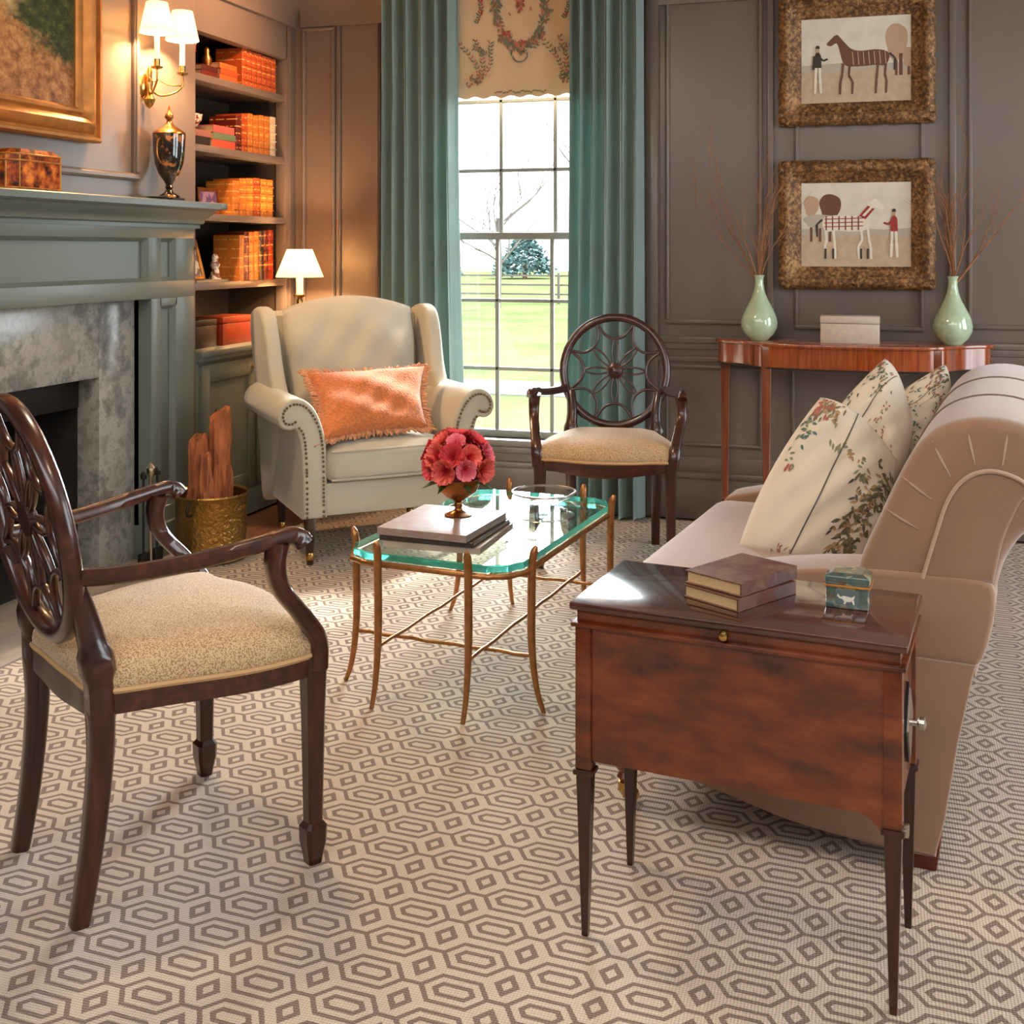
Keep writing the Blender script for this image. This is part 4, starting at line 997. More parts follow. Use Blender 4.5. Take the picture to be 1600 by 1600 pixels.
# celadon vases with twigs
def vase(x, y, label, seed, lean, tl):
    t = thing('bottle_vase', label, 'vase', (x, y, .847), 0, 'celadon vases on the console')
    bm = B(); s = 1.0
    lathe(bm, [(.038, 0), (.042, .004), (.046, .010), (.066, .030), (.079, .058), (.081, .082), (.074, .112), (.056, .150), (.036, .188), (.024, .222), (.0185, .255), (.0185, .275), (.024, .290), (.022, .291), (.016, .276), (.014, .25), (.001, .22)], n=36)
    finish('vase_body', bm, M['celadon'], t, 60)
    u = thing('twig_arrangement', tl, 'twigs', (x, y, .847+.24), 0, 'bare twigs in the celadon vases')
    rn = random.Random(seed)
    def branch(p, d, L, r, depth, out):
        pts = [p]; q = Vector(p); d = Vector(d)
        n = 7
        for i in range(n):
            d = (d+Vector((rn.uniform(-.12, .12), rn.uniform(-.06, .06), rn.uniform(-.05, .08)))).normalized(); q = q+d*L/n
            if q.y > .10: q.y = .10
            pts.append(q.copy())
            if depth > 0 and i > 1 and rn.random() < .6:
                sd = (d+Vector((rn.choice((-1, 1))*rn.uniform(.25, .6), rn.uniform(-.15, .15), rn.uniform(-.1, .2)))).normalized(); branch(q, sd, L*rn.uniform(.25, .45), r*.55, depth-1, out)
        out.append((pts, r))
    for i in range(15):
        side = lean*rn.uniform(-.35, .95) if i < 9 else lean*rn.uniform(-.1, .2); d = Vector((side, rn.uniform(-.2, .1), 1)).normalized()
        out = []; branch(Vector((rn.uniform(-.006, .006), rn.uniform(-.006, .006), 0)), d, rn.uniform(.32, .62) if i < 9 else rn.uniform(.25, .4), .0034, 2 if i < 9 else 1, out)
        bm = B()
        for pts, r in out: tube(bm, pts, r, 5, rs=[1-.7*j/(len(pts)-1) for j in range(len(pts))])
        finish('twig', bm, M['twig'], u, 60)
vase(-.455, 5.215, 'celadon green bottle vase at the left end of the console', 4, -1, 'bare brown twigs standing in the left celadon vase')
vase(.350, 5.215, 'celadon green bottle vase at the right end of the console', 9, 1, 'bare brown twigs standing in the right celadon vase')
t = thing('keepsake_box', 'pale beige rectangular box between the two vases on the console', 'box', (-.068, 5.19, .847), R(0))
bm = B(); box(bm, -.122, .122, -.055, .055, 0, .085, .003); finish('box_body', bm, M['stone_box'], t); bm = B(); box(bm, -.123, .123, -.056, .056, .0865, .118, .004); finish('lid', bm, M['stone_box'], t)

# ============================================================ PICTURES
def picture_frame(t, hw, hh, w, depth, mat, prof=None, knobs=True):
    """local: x right, z up, faces -y; centre at origin, hw/hh outer half sizes"""
    bm = B(); prof = prof or [(0, 0), (0, -depth*.6), (w*.12, -depth*.8), (w*.28, -depth), (w*.48, -depth*.92), (w*.62, -depth*.5), (w*.8, -depth*.42), (w*.92, -depth*.25), (w, -depth*.18), (w, 0)]
    cs = [(-1, -1), (1, -1), (1, 1), (-1, 1)]
    N = 16
    loop = []
    for i in range(4):
        (ax, az), (bx, bz) = cs[i], cs[(i+1) % 4]
        for j in range(N): loop.append((ax+(bx-ax)*j/N, az+(bz-az)*j/N, i, j))
    rings = []
    rn = random.Random(3)
    for px, pz, i, j in loop:
        sw = .006*math.sin(j/N*PI*6)**2 if knobs else 0
        r = []
        for d, y in prof:
            m = d-sw*(1-d/w)
            r.append((px*(hw-m), y-(.25*sw if 0 < d < w else 0), pz*(hh-m)))
        rings.append(r)
    n = len(prof); vs = [[bm.verts.new(q) for q in r] for r in rings]
    for i in range(len(vs)):
        A, C = vs[i], vs[(i+1) % len(vs)]
        for j in range(n-1): bm.faces.new((A[j], C[j], C[j+1], A[j+1]))
    bmesh.ops.recalc_face_normals(bm, faces=bm.faces)
    if knobs:
        for (cx_, cz_) in cs+[(0, 1), (0, -1)]:
            for q in range(5):
                t_ = bmesh.new(); bmesh.ops.create_uvsphere(t_, u_segments=8, v_segments=6, radius=.014)
                merge(bm, t_, Matrix.Translation((cx_*(hw-.03)+rn.uniform(-.022, .022), -depth*.8, cz_*(hh-.03)+rn.uniform(-.022, .022))) @ Matrix.Diagonal((1, .7, 1, 1)))
    return finish('carved_frame' if knobs else 'gilt_frame', bm, mat, t, 50)
PM = [P('canvas_sky', (220, 212, 194), .6, var=.08, vs=14), P('canvas_ground', (194, 170, 142), .6, var=.12, vs=30), flat('pt_brown', (112, 72, 56)), flat('pt_dark', (62, 52, 48)), flat('pt_tan', (190, 156, 128)), flat('pt_red', (160, 52, 52)), flat('pt_white', (232, 222, 204)), flat('pt_hill', (186, 176, 160))]
def paint(t, hw, hh, kind):
    bm = B(); L = [0]
    def pl(pts, mi):
        L[0] += 1; y = -.006-.00012*L[0]
        f = bm.faces.new([bm.verts.new(((x-.5)*2*hw, y, (z-.5)*2*hh)) for x, z in pts]); f.material_index = mi
    pl([(0, 0), (1, 0), (1, 1), (0, 1)], 0); pl([(0, 0), (1, 0), (1, .36), (.6, .4), (.3, .37), (0, .40)], 1)
    pl([(0, .38), (.3, .36), (.6, .39), (1, .36), (1, .46), (.75, .44), (.4, .47), (0, .45)], 7)
    def stroke(pts, w, mi, taper=1):
        for i in range(len(pts)-1):
            (x0, z0), (x1, z1) = pts[i], pts[i+1]; d = math.hypot(x1-x0, (z1-z0)) or 1; nx, nz = -(z1-z0)/d*w, (x1-x0)/d*w
            pl([(x0+nx, z0+nz), (x0-nx, z0-nz), (x1-nx*taper, z1-nz*taper), (x1+nx*taper, z1+nz*taper)], mi)
    def horse(ox, s, c, leg, blanket=None):
        X = lambda x: ox+s*x
        body = spl2([(.0, .50), (.02, .58), (.12, .61), (.25, .60), (.34, .63), (.42, .74), (.47, .80), (.53, .74), (.56, .69), (.52, .67), (.47, .70), (.44, .60), (.42, .50), (.38, .43), (.25, .42), (.12, .43), (.04, .42)], 3, True)
        pl([(X(x), z) for x, z in body], c)
        for x, k in ((.03, 0), (.10, .02), (.35, -.02), (.41, .03)): stroke([(X(x), .46), (X(x+.01), .32), (X(x+k-.005), .24), (X(x+k), .10)], .012, leg, .8)
        stroke([(X(0), .56), (X(-.05), .50), (X(-.045), .36)], .012, 3, .6)
        if blanket is not None:
            pl([(X(.02), .59), (X(.36), .61), (X(.38), .45), (X(.02), .43)], blanket)
            for i in range(6): pl([(X(.03+i*.058), .60), (X(.042+i*.058), .60), (X(.042+i*.058), .435), (X(.03+i*.058), .435)], 2 if blanket == 6 else 4)
            for i in range(3): pl([(X(.02), .47+i*.045), (X(.37), .48+i*.045), (X(.37), .49+i*.045), (X(.02), .48+i*.045)], 5)
            stroke([(X(.36), .58), (X(.44), .70)], .035, 5); stroke([(X(.37), .60), (X(.45), .71)], .012, 6)
    def man(x, coat, pants, arm):
        pl([(x-.03, .40), (x+.035, .40), (x+.03, .56), (x+.012, .60), (x-.015, .60), (x-.032, .55)], coat); stroke([(x-.015, .42), (x-.02, .28), (x-.025, .12)], .014, pants, .7); stroke([(x+.018, .42), (x+.022, .28), (x+.03, .12)], .014, pants, .7)
        pl([(x-.012, .60), (x+.012, .60), (x+.014, .65), (x-.012, .65)], 4); pl([(x-.02, .645), (x+.02, .645), (x+.012, .68), (x-.012, .68)], 3); stroke([(x, .56), (x+arm*.05, .50), (x+arm*.09, .52)], .011, coat)
    def tree(x, w, z0, z1, mi):
        stroke([(x, .3), (x, z0)], .012, 2)
        pl(spl2([(x+w*math.cos(2*PI*i/9)*(1+.2*math.sin(i*2.3)), (z0+z1)/2+(z1-z0)/2*math.sin(2*PI*i/9)*(1+.15*math.sin(i*3.1))) for i in range(9)], 3, True), mi)
    if kind == 0:
        tree(.86, .10, .48, .9, 4); tree(.97, .06, .40, .62, 4); stroke([(.9, .3), (.9, .55)], .016, 2); horse(.80, -1, 2, 2, None)
        for i in range(7): stroke([(.80-.04-i*.048, .59), (.80-.03-i*.048, .44)], .004, 4)
        man(.16, 3, 6, 1); stroke([(.12, .40), (.13, .56)], .012, 3)
    else:
        tree(.27, .10, .56, .86, 2); tree(.10, .07, .60, .84, 4); tree(.18, .16, .46, .62, 7); horse(.20, 1, 6, 6, 6)
        for x in (.23, .30, .55, .61): stroke([(x, .22), (x, .10)], .009, 3)
        man(.84, 5, 6, -1)
    return finish('painted_print', bm, PM, t, 0)
t = thing('horse_picture', 'upper framed picture of a brown horse led by a man, facing left', 'picture', (-.0465, 5.385, 2.10), 0, 'framed horse pictures')
picture_frame(t, .333, .288, .098, .045, M['carved']); paint(t, .24, .192, 0)
t = thing('horse_picture', 'lower framed picture of a plaid blanketed horse with a red coated man', 'picture', (-.0465, 5.385, 1.362), 0, 'framed horse pictures')
picture_frame(t, .333, .286, .098, .045, M['carved']); paint(t, .24, .192, 1)
# hanging chains of the pictures' wires are not visible in the room
t = thing('landscape_painting', 'large gilt framed landscape painting of trees and a path above the mantel', 'painting', (-2.79, 3.04, 2.19), R(90))
picture_frame(t, .65, .54, .125, .07, P('old_gilt', (176, 118, 58), .45, metal=.45, var=.2, vs=20, bump=.3, bs=50, bd=.003), [(0, 0), (0, -.035), (.006, -.045), (.016, -.045), (.020, -.030), (.030, -.026), (.050, -.050), (.066, -.058), (.080, -.050), (.088, -.030), (.096, -.026), (.104, -.036), (.114, -.036), (.120, -.024), (.125, -.020), (.125, 0)], False)
bm = B(); box(bm, -.55, .55, -.012, -.008, -.44, .44); finish('canvas', bm, M['landscape'], t, 0)
me = t.children[-1].data

# ============================================================ ON AND ABOVE THE MANTEL
t = thing('tortoiseshell_box', 'tortoiseshell box with domed lid and gold edges on the mantel', 'box', (-2.715, 3.235, 1.448), R(90))
def octo(hx_, hy_, c): return [(-hx_+c, -hy_), (hx_-c, -hy_), (hx_, -hy_+c), (hx_, hy_-c), (hx_-c, hy_), (-hx_+c, hy_), (-hx_, hy_-c), (-hx_, -hy_+c)]
def octo_prism(bm, hx_, hy_, c, z0, z1, k=1): loft(bm, [[(x, y, z0) for x, y in octo(hx_, hy_, c)], [(x*k, y*k, z1) for x, y in octo(hx_, hy_, c)]])
bm = B(); octo_prism(bm, .13, .062, .03, .006, .095); finish('box_body', bm, M['tort'], t, 20)
bm = B(); octo_prism(bm, .13, .062, .03, .099, .118); octo_prism(bm, .13, .062, .03, .118, .136, .8); finish('lid', bm, M['tort'], t, 20)
bm = B()
for z_ in (.006, .097, .118): tube(bm, [(x, y, z_) for x, y in octo(.131, .063, .03)], .0035, 6, True)
for x, y in octo(.130, .062, .03): tube(bm, [(x, y, .004), (x, y, .118)], .003, 6)
for x, y in ((-.11, -.045), (.11, -.045), (-.11, .045), (.11, .045)): lathe(bm, [(.001, 0), (.008, 0), (.008, .006), (.001, .007)], x, y, n=10)
finish('gold_edging', bm, M['gilt'], t, 50)
t = thing('lidded_urn', 'black and gold lidded urn standing at the right end of the mantel', 'urn', (-2.715, 4.075, 1.448))
bm = B(); box(bm, -.045, .045, -.045, .045, 0, .012, .002); finish('plinth', bm, M['black'], t)
bm = B(); lathe(bm, [(.044, .012), (.042, .02), (.018, .035), (.012, .048), (.017, .056), (.012, .064), (.020, .080), (.042, .11), (.056, .15), (.063, .20), (.066, .255), (.066, .270), (.060, .272)], n=28); finish('urn_body', bm, M['urn'], t, 50)
bm = B(); lathe(bm, [(.066, .272), (.062, .280), (.045, .292), (.024, .305), (.012, .318), (.009, .328), (.018, .34), (.016, .352), (.006, .362), (.004, .378), (.001, .388)], n=24); finish('lid', bm, M['antique'], t, 50)
bm = B()
for s in (-1, 1): tube(bm, spline([(0, s*.062, .15), (0, s*.085, .19), (0, s*.08, .235), (0, s*.064, .25)], 5), .004, 6)
finish('handle', bm, M['antique'], t)
t = thing('mantel_dish', 'small pale dish lying beside the urn on the mantel', 'dish', (-2.69, 3.96, 1.448))
bm = B(); lathe(bm, [(.02, 0), (.026, .002), (.048, .012), (.046, .013), (.02, .005), (.001, .004)], n=24); finish('dish_body', bm, P('pewter', (150, 158, 160), .25, metal=.8), t)

sc_ = thing('wall_sconce', 'two light brass wall sconce with pleated cream shades above the mantel', 'wall lamp', (-2.80, 4.02, 1.92))
bm = B(); lathe(bm, [(.001, .018), (.012, .018), (.022, .012), (.028, .004), (.03, 0), (.001, 0)], n=20); bm.transform(Matrix.Diagonal((1.9, 1, 1, 1)) ); bm.transform(Matrix.Rotation(R(90), 4, 'Y'))
lathe(bm, [(.001, -.10), (.010, -.092), (.018, -.08), (.024, -.062), (.016, -.05), (.010, -.03), (.014, 0), (.010, .03), (.012, .05), (.006, .07), (.001, .085)], .03, 0, n=16)
finish('backplate', bm, M['brass'], sc_, 50)
for s in (-1, 1):
    bm = B(); tube(bm, spline([(.03, 0, -.02), (.06, s*.03, -.045), (.10, s*.07, -.03), (.125, s*.088, .0), (.125, s*.088, .045)], 6), .0045, 8)
    t_ = spline([(.03, 0, .0), (.05, s*.03, .02), (.085, s*.05, .0), (.125, s*.088, .0)], 6); tube(bm, t_, .003, 6)
    arm = finish('scroll_arm', bm, M['brass'], sc_, 60)
    bm = B(); lathe(bm, [(.006, .04), (.022, .046), (.024, .052), (.012, .056), (.013, .082), (.001, .083)], .125, s*.088, n=16); finish('bobeche', bm, M['brass'], arm, 50)
    bm = B(); lathe(bm, [(.0105, .08), (.0105, .195), (.006, .20), (.001, .20)], .125, s*.088, n=14); finish('candle_sleeve', bm, M['candle'], arm)
    bm = B(); n = 48
    def ring(r, z_, w=.0015): return [(.125+(r+w*(i % 2))*math.cos(2*PI*i/n), s*.088+(r+w*(i % 2))*math.sin(2*PI*i/n), z_) for i in range(n)]
    loft(bm, [ring(.066, .185), ring(.040, .305), ring(.0385, .305), ring(.0645, .185)], True, False); finish('lamp_shade', bm, M['shade'], arm, 60)
    l = lamp('sconce_bulb', 'POINT', (0, 0, 0), 18, (1, .60, .30), shadow_soft_size=.02); l.parent = arm; l.location = (.125, s*.088, .235)

# table lamp in the corner behind the armchair, on a small round stand
LX, LY = -2.665, 5.11
t = thing('candle_stand', 'small round wooden stand in the corner behind the armchair', 'side table', (LX, LY, 0))
bm = B(); lathe(bm, [(.14, .78), (.145, .785), (.145, .80), (.001, .80)], n=32); finish('round_top', bm, M['mahog'], t, 30)
bm = B(); lathe(bm, [(.03, .12), (.02, .2), (.03, .3), (.016, .4), (.02, .6), (.03, .74), (.05, .782)], n=18); finish('column', bm, M['mahog_v'], t, 50)
for k in range(3):
    an = 2*PI*k/3+.3; bm = B(); tube(bm, spline([(.02*math.cos(an), .02*math.sin(an), .2), (.07*math.cos(an), .07*math.sin(an), .16), (.12*math.cos(an), .12*math.sin(an), .02), (.14*math.cos(an), .14*math.sin(an), .012)], 5), .012, 8); finish('leg', bm, M['mahog_v'], t, 60)
t = thing('table_lamp', 'lit candlestick table lamp with pleated cream shade behind the armchair', 'lamp', (LX, LY, .80))
bm = B(); lathe(bm, [(.055, 0), (.058, .006), (.03, .015), (.012, .03), (.018, .05), (.010, .07), (.012, .15), (.016, .20), (.010, .21), (.028, .222), (.030, .228), (.010, .232)], n=22); finish('candlestick', bm, M['brass'], t, 50)
bm = B(); lathe(bm, [(.017, .23), (.017, .318), (.001, .32)], n=16); finish('candle_sleeve', bm, M['candle'], t)
bm = B(); n = 56
def ring(r, z_, w=.0022): return [((r+w*(i % 2))*math.cos(2*PI*i/n), (r+w*(i % 2))*math.sin(2*PI*i/n), z_) for i in range(n)]
loft(bm, [ring(.115, .315), ring(.060, .452), ring(.058, .452), ring(.113, .315)], True, False); finish('lamp_shade', bm, M['shade'], t, 60)
l = lamp('lamp_bulb', 'POINT', (0, 0, 0), 14, (1, .58, .28), shadow_soft_size=.025); l.parent = t; l.location = (0, 0, .38)

# ============================================================ BOOKCASE CONTENTS
leather = {}
def lea(c):
    if c not in leather:
        t = NT('binding_%d' % len(leather)); tc = t.n('ShaderNodeTexCoord'); s = t.n('ShaderNodeSeparateXYZ'); t.l(tc.outputs['Generated'], s.inputs[0])
        z = s.outputs[2]; f = t.math('FRACT', t.math('MULTIPLY', z, 5.0)); b_ = t.math('LESS_THAN', t.math('ABSOLUTE', t.math('SUBTRACT', f, .5)), .07)
        nz = t.noise(50, 2, space='Object'); bb = t.math('MULTIPLY', b_, t.math('GREATER_THAN', nz, .46))
        base = lin(c); t.l(t.mix(bb, t.mix(nz, tuple(x*.7 for x in base[:3])+(1,), tuple(min(1, x*1.25) for x in base[:3])+(1,)), lin((214, 160, 84))), t.b.inputs['Base Color'])
        t.b.inputs['Roughness'].default_value = .4; leather[c] = t.m
    return leather[c]
OR, DR, GD, CR, BK, RD = (172, 74, 28), (96, 30, 18), (190, 110, 40), (200, 180, 150), (40, 26, 20), (150, 48, 24)
NAMES = {OR: 'orange', DR: 'dark red', GD: 'golden tan', CR: 'cream', BK: 'nearly black', RD: 'red'}
ORD = ['first', 'second', 'third', 'fourth', 'fifth', 'sixth', 'seventh', 'eighth', 'ninth', 'tenth']
def upright(yc, z, T, Hb, c, label, group, D_=.15, x=-2.875, tilt=0):
    t = thing('book', label, 'book', (x, yc, z), 0, group); t.rotation_euler = (tilt, 0, 0)
    bm = B(); h = T/2
    pr = [(-D_, -h), (-.006, -h), (-.001, -h*.6), (.001, 0), (-.001, h*.6), (-.006, h), (-D_, h), (-D_, h-.003), (-.009, h-.003), (-.009, -h+.003), (-D_, -h+.003)]
    prism(bm, pr, 2, 0, Hb); 
    for q in (.18, .38, .58, .8): box(bm, -.004, .0035, -h*.85, h*.85, Hb*q-.002, Hb*q+.002, .001, 1)
    finish('cover', bm, lea(c), t, 30)
    bm = B(); box(bm, -D_+.004, -.008, -h+.0028, h-.0028, .003, Hb-.005); finish('page_block', bm, M['paper'], t)
    return t
def row(z, items, gname, shelf):
    for i, (yc, T, Hb, c) in enumerate(items):
        upright(yc, z, T, Hb, c, '%s bound book, %s upright from the left on the %s bookcase shelf' % (NAMES[c], ORD[i], shelf), gname)
row(SH[0], [(4.955, .046, .185, OR), (5.003, .046, .182, OR), (5.051, .046, .180, OR), (5.099, .046, .180, OR), (5.147, .046, .178, OR), (5.195, .046, .178, OR), (5.243, .044, .177, OR)], 'upright books on the top shelf', 'top')
row(SH[1], [(4.90, .05, .17, DR), (4.955, .05, .185, OR), (5.01, .05, .192, GD), (5.065, .05, .188, GD), (5.12, .05, .196, GD), (5.175, .05, .196, GD), (5.235, .055, .20, CR)], 'upright books on the second shelf', 'second')
row(SH[2], [(4.875, .06, .165, GD), (4.94, .062, .18, GD), (5.005, .062, .185, GD), (5.07, .062, .19, OR), (5.14, .062, .188, GD), (5.205, .06, .188, GD)], 'upright books on the third shelf', 'third')
row(SH[3], [(4.93, .04, .22, GD), (4.975, .045, .235, DR), (5.022, .045, .235, GD), (5.07, .045, .24, GD), (5.118, .045, .243, BK), (5.166, .045, .246, DR), (5.215, .048, .25, RD)], 'upright books on the fourth shelf', 'fourth')
upright(4.50, SH[0], .02, .27, RD, 'thin red book leaning at the left of the top bookcase shelf', 'leaning book', tilt=R(-9))
def stack(yc, z, items, where):
    for i, (L_, T, c, nm) in enumerate(items):
        t = book('book', '%s book lying %s%s' % (nm, where, (', at the bottom', ', one up', ', two up', ', three up')[i]), (-2.945, yc+(i % 2)*.006, z), PI, .15, L_, T-.0005, P('flat_%s' % nm.replace(' ', '_'), c, .5), 'stacked books in the bookcase'); z += T
    return z
z_ = stack(4.79, SH[0], [(.155, .028, (190, 88, 36), 'orange'), (.15, .028, (170, 72, 30), 'rust'), (.15, .026, (190, 92, 40), 'amber')], 'flat on the top shelf stack')
z2 = stack(4.625, SH[0], [(.13, .026, (92, 26, 20), 'dark red'), (.13, .026, (70, 22, 18), 'maroon')], 'flat on the top shelf beside the leaning book')
zz = stack(4.75, SH[1], [(.20, .038, (196, 78, 58), 'coral'), (.195, .032, (96, 112, 84), 'green'), (.185, .034, (176, 84, 76), 'salmon')], 'flat on the second shelf')
z3 = stack(4.55, SH[1], [(.16, .04, (40, 30, 26), 'black'), (.16, .03, (140, 90, 78), 'dusty pink')], 'flat at the left of the second shelf')
t = thing('figurine', 'small golden bird figurine on the stacked red books of the top shelf', 'figurine', (-2.93, 4.70, z2 if False else SH[0]))
bm = B(); lathe(bm, [(.022, 0), (.022, .01), (.008, .02), (.012, .05), (.022, .075), (.024, .095), (.012, .12), (.014, .135), (.008, .15), (.001, .155)], n=16); finish('figure', bm, M['antique'], t, 50)
t = thing('china_bowl', 'white patterned china bowl on the books of the second shelf', 'bowl', (-2.95, 4.63, zz)); t.location.z = z3+.0; t.location.y = 4.56
def blotch(n_, a_, b_, s_, th):
    t = NT(n_); nz = t.noise(s_, 2); t.l(t.ramp(nz, [(th, lin(a_)), (th+.04, lin(b_))]), t.b.inputs['Base Color']); t.b.inputs['Roughness'].default_value = .15; return t.m
bm = B(); lathe(bm, [(.03, 0), (.032, .008), (.05, .02), (.068, .045), (.074, .072), (.071, .072), (.06, .045), (.03, .014), (.001, .012)], n=28); finish('bowl_body', bm, blotch('chinoiserie', (150, 60, 44), (216, 208, 190), 45, .42), t, 50)
def photo(name, label, y, z, w_, h_, lean, mat, fm_, tw=0):
    t = thing(name, label, 'picture frame', (-2.93, y, z), R(90+tw)); t.rotation_euler = (R(-lean), 0, R(90+tw))
    bm = B(); f_ = .016
    for a_, b_, c_, d_ in ((-w_/2, w_/2, 0, f_), (-w_/2, w_/2, h_-f_, h_), (-w_/2, -w_/2+f_, 0, h_), (w_/2-f_, w_/2, 0, h_)): box(bm, a_, b_, -.012, 0, c_, d_, .002)
    finish('frame', bm, fm_, t); bm = B(); box(bm, -w_/2+.01, w_/2-.01, -.006, -.001, .01, h_-.01); finish('photograph', bm, mat, t)
    return t
photo('photo_frame', 'small landscape photo frame with a purple picture on the third shelf', 4.72, SH[2], .18, .125, 8, blotch('photo_purple', (96, 70, 110), (150, 120, 140), 22, .5), M['antique'])
photo('photo_frame', 'leaning gold photo frame at the left of the fourth shelf', 4.575, SH[3]+.012, .15, .19, 18, blotch('photo_grey', (120, 104, 88), (200, 186, 166), 16, .5), M['gilt'], -14)
t = thing('figurine', 'small white and brown porcelain figurine on the fourth shelf', 'figurine', (-2.92, 4.755, SH[3]))
bm = B(); lathe(bm, [(.03, 0), (.032, .012), (.022, .03), (.018, .06), (.024, .08), (.014, .1), (.016, .115), (.009, .13), (.001, .135)], n=16); finish('figure', bm, blotch('bisque', (120, 76, 56), (206, 196, 184), 50, .48), t, 50)
book('book', 'flat grey book under the gold photo frame on the fourth shelf', (-2.94, 4.66, SH[3]), 0, .14, .27, .0115, P('cover_grey', (140, 132, 124), .5), None)
t = thing('leather_box', 'orange red leather box on the cabinet ledge of the bookcase', 'box', (-2.94, 4.86, .803))
bm = B(); box(bm, -.08, .08, -.135, .135, 0, .10, .003); finish('box_body', bm, P('orange_leather', (118, 42, 18), .35, var=.15, vs=20), t); bm = B(); box(bm, -.081, .081, -.136, .136, .102, .132, .003); finish('lid', bm, P('orange_leather_lid', (124, 46, 20), .35, var=.15, vs=20), t)
t = thing('leather_box', 'dark brown box left of the orange red box on the bookcase ledge', 'box', (-2.95, 4.60, .803))
bm = B(); box(bm, -.08, .08, -.09, .09, 0, .10, .003); finish('box_body', bm, P('dark_leather', (40, 24, 20), .35), t); bm = B(); box(bm, -.081, .081, -.091, .091, .102, .128, .003); finish('lid', bm, P('dark_leather_lid', (44, 28, 22), .35), t)

# ============================================================ HEARTH
t = thing('brass_log_bucket', 'hammered brass bucket holding fatwood at the end of the hearth', 'bucket', (-2.535, 4.10, .004))
bm = B(); lathe(bm, [(.13, 0), (.135, .004), (.140, .13), (.142, .25), (.150, .262), (.147, .268), (.138, .262), (.136, .14), (.128, .012), (.001, .01)], n=36); finish('bucket_body', bm, P('hammered_brass', (166, 130, 70), .3, metal=.95, bump=1, bs=60, bd=.006, var=.2, vs=10), t, 40)
bm = B()
for s in (-1, 1): tube(bm, spline([(0, s*.148, .20), (0, s*.172, .205), (0, s*.176, .23), (0, s*.15, .255)], 5), .005, 7)
finish('handle', bm, M['black'], t)
def log(x, y, rz, H_, w_, lean, label, seed, z0=.02):
    rn = random.Random(seed); bm = B(); rings = []; n = 14; N = 12
    ra = [rn.uniform(.75, 1.2) for _ in range(n)]
    for i in range(N+1):
        v = i/N; k = (1-.35*v)*w_; r = []
        for j in range(n):
            a_ = 2*PI*j/n+.25*v; q = k*(ra[j]+.16*math.sin(j*2.7+v*9+seed)+rn.uniform(-.08, .08)); zz_ = H_*v+(rn.uniform(-.03, .04) if i == N else 0)
            r.append((q*math.cos(a_)+lean*v*H_, q*math.sin(a_)*.8, zz_))
        rings.append(r)
    loft(bm, rings); o = finish('fatwood_stump', bm, M['log'], smooth=28); o.location = (x, y, z0); o.rotation_euler = (0, 0, rz)
    return tag(o, label, 'firewood', 'fatwood in the brass bucket')
log(-2.500, 4.125, 0, .555, .066, -.02, 'tallest piece of orange fatwood in the brass bucket', 3)
log(-2.588, 4.085, 1.2, .46, .056, .02, 'broad knotted fatwood piece at the left of the brass bucket', 8)
log(-2.525, 4.035, 2.2, .40, .048, .0, 'short split fatwood piece in front of the tall one in the brass bucket', 12)
# fire tools beside the pilaster
t = thing('fire_tool_set', 'silver and black fireplace tool set beside the log bucket', 'fire tools', (-2.655, 3.86, .004))
bm = B(); lathe(bm, [(.07, 0), (.07, .012), (.02, .02), (.008, .03), (.006, .36), (.018, .38), (.02, .40), (.001, .42)], n=20); finish('stand', bm, M['silver'], t, 40)
for k in range(2):
    bm = B(); y = .045*(1 if k else -1); tube(bm, [(0, y, .06), (0, y, .36)], .005, 7); lathe(bm, [(.001, .36), (.012, .365), (.014, .38), (.001, .395)], 0, y, n=12); box(bm, -.01, .01, y-.025, y+.025, .03, .08, .003); finish('tool', bm, M['black'], t, 40)

# ============================================================ OUTSIDE THE WINDOW
bm = B(); box(bm, -60, 30, 5.7, 90, -.55, -.5)
g = P('winter_lawn', (78, 88, 56), 1, spec=0, var=.25, vs=.6, bump=.6, bs=8, bd=.05)
tag(finish('lawn', bm, g), 'pale sunlit lawn and field outside the window', 'lawn', kind='stuff')
bm = B(); box(bm, -5.5, 1, 5.62, 8.2, -.49, -.42); finish('trim_6', bm, P('terrace_stone', (128, 126, 122), 1, spec=0), kind='structure')
bm = B(); box(bm, -20, 6, 13.2, 14.6, -.5, -.485); finish('trim_7', bm, P('garden_path', (112, 110, 106), 1, spec=0), kind='structure')
def evergreen(x, y, h, r, label, col, seed):
    t = thing('evergreen_tree', label, 'tree', (x, y, -.5), 0, 'evergreens across the field'); rn = random.Random(seed)
    bm = B(); tube(bm, [(0, 0, 0), (0, 0, h*.5)], .15, 8); finish('trunk', bm, M['twig'], t)
    bm = B()
    for i in range(2600):
        v = rn.random()**1.2; a_ = rn.uniform(0, 2*PI); q = r*(1-v)**.6*rn.uniform(.6, 1.05); p0 = Vector((q*math.cos(a_), q*math.sin(a_), h*(.12+.88*v)))
        d = Vector((rn.uniform(-1, 1), rn.uniform(-1, 1), rn.uniform(-.6, .8))).normalized(); e = d.cross(Vector((0, 0, 1))).normalized()*.15*h/3; d = d*.36*h/3
        bm.faces.new([bm.verts.new(p0), bm.verts.new(p0+d*.5+e), bm.verts.new(p0+d), bm.verts.new(p0+d*.5-e)])
    finish('needles', bm, col, t, 0)
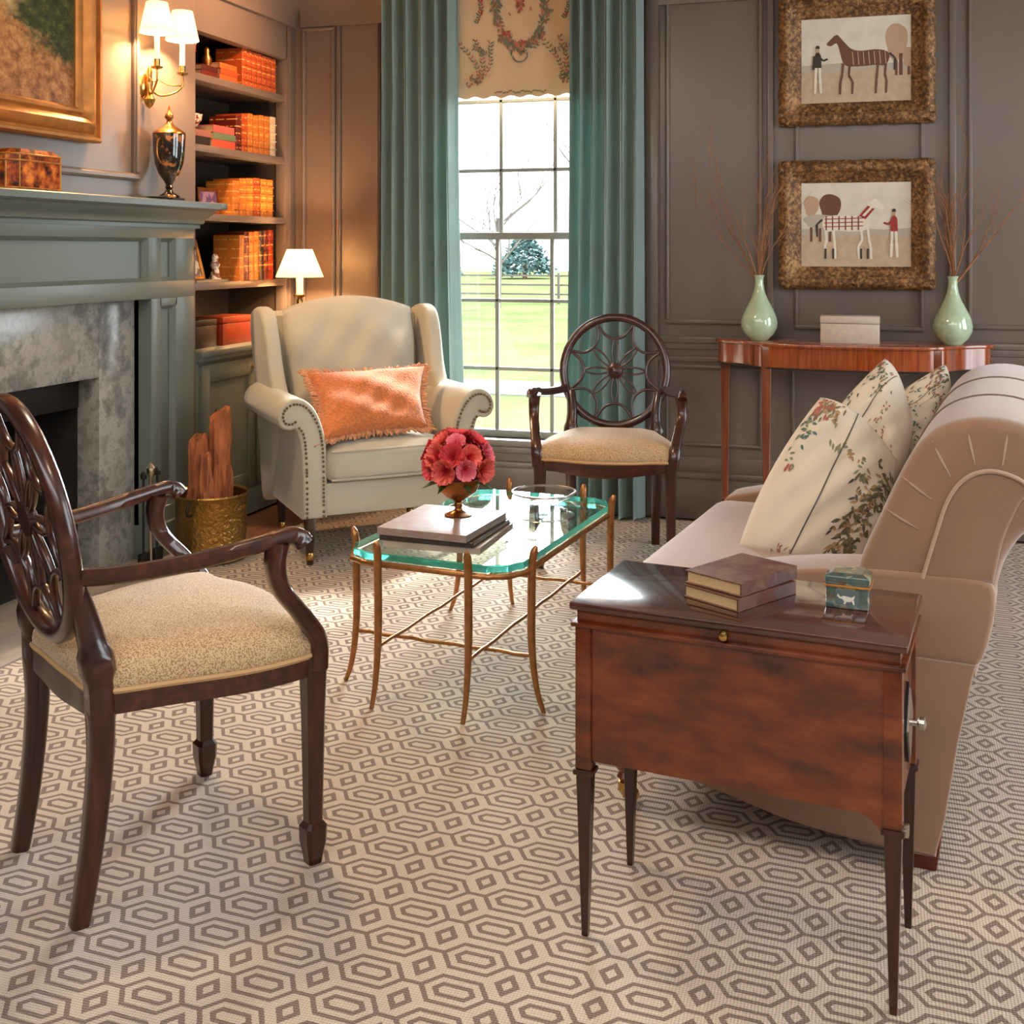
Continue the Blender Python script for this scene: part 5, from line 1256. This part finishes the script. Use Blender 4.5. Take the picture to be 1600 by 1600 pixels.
ev = P('evergreen_needles', (88, 118, 118), .9, var=.2, vs=2)
evergreen(-19.8, 67, 2.5, 2.0, 'broad blue green evergreen across the field, seen through the window', ev, 1)
evergreen(-24.4, 66, 1.7, .9, 'small dark evergreen left of the broad one across the field', ev, 2)
def bare(x, y, h, label, seed):
    t = thing('bare_tree', label, 'tree', (x, y, -.5), 0, 'bare winter trees'); rn = random.Random(seed); bm = B(); bt = B()
    tube(bt, [(0, 0, 0), (.05, 0, h*.25), (0, 0, h*.45)], h*.014, 8, rs=[1.2, 1, .7]); finish('trunk', bt, P('grey_bark%d' % seed, (92, 84, 80), .9), t)
    def br(p, d, L, r, dep):
        q = p; pts = [p]
        for i in range(4): d = (d+Vector((rn.uniform(-.25, .25), rn.uniform(-.25, .25), rn.uniform(-.1, .2)))).normalized(); q = q+d*L/4; pts.append(q)
        tube(bm, pts, r, 4, rs=[1, .9, .75, .6, .45])
        if dep:
            for k in range(4): br(pts[rn.choice((1, 2, 3, 4))], (d+Vector((rn.uniform(-.9, .9), rn.uniform(-.9, .9), rn.uniform(-.3, .6)))).normalized(), L*.62, r*.5, dep-1)
    for k in range(7): br(Vector((0, 0, h*(.2+.035*k))), Vector((rn.uniform(-1, 1), rn.uniform(-1, 1), rn.uniform(.2, 1))).normalized(), h*.33, h*.006, 3)
    finish('branches', bm, P('twiggy_bark%d' % seed, (104, 96, 92), .9), t)
bare(-4.3, 19, 6.5, 'bare winter tree with spreading branches outside the window', 5)
bare(-10.6, 33, 6, 'farther bare winter tree across the field outside the window', 6)
fe = thing('paddock_fence', 'weathered wooden paddock fence across the field outside the window', 'fence', (-11.5, 36, -.5))
for k in range(7):
    bm = B(); x = -6+k*2.0; box(bm, x-.04, x+.04, -.04, .04, 0, 1.0, .01); finish('post', bm, P('post_wood%d' % k, (84, 78, 70), .9), fe)
for z_ in (.3, .6, .9):
    bm = B(); box(bm, -6, 6, .06, .09, z_-.03, z_+.03); finish('rail', bm, P('rail_wood%.2f' % z_, (86, 80, 72), .9), fe)
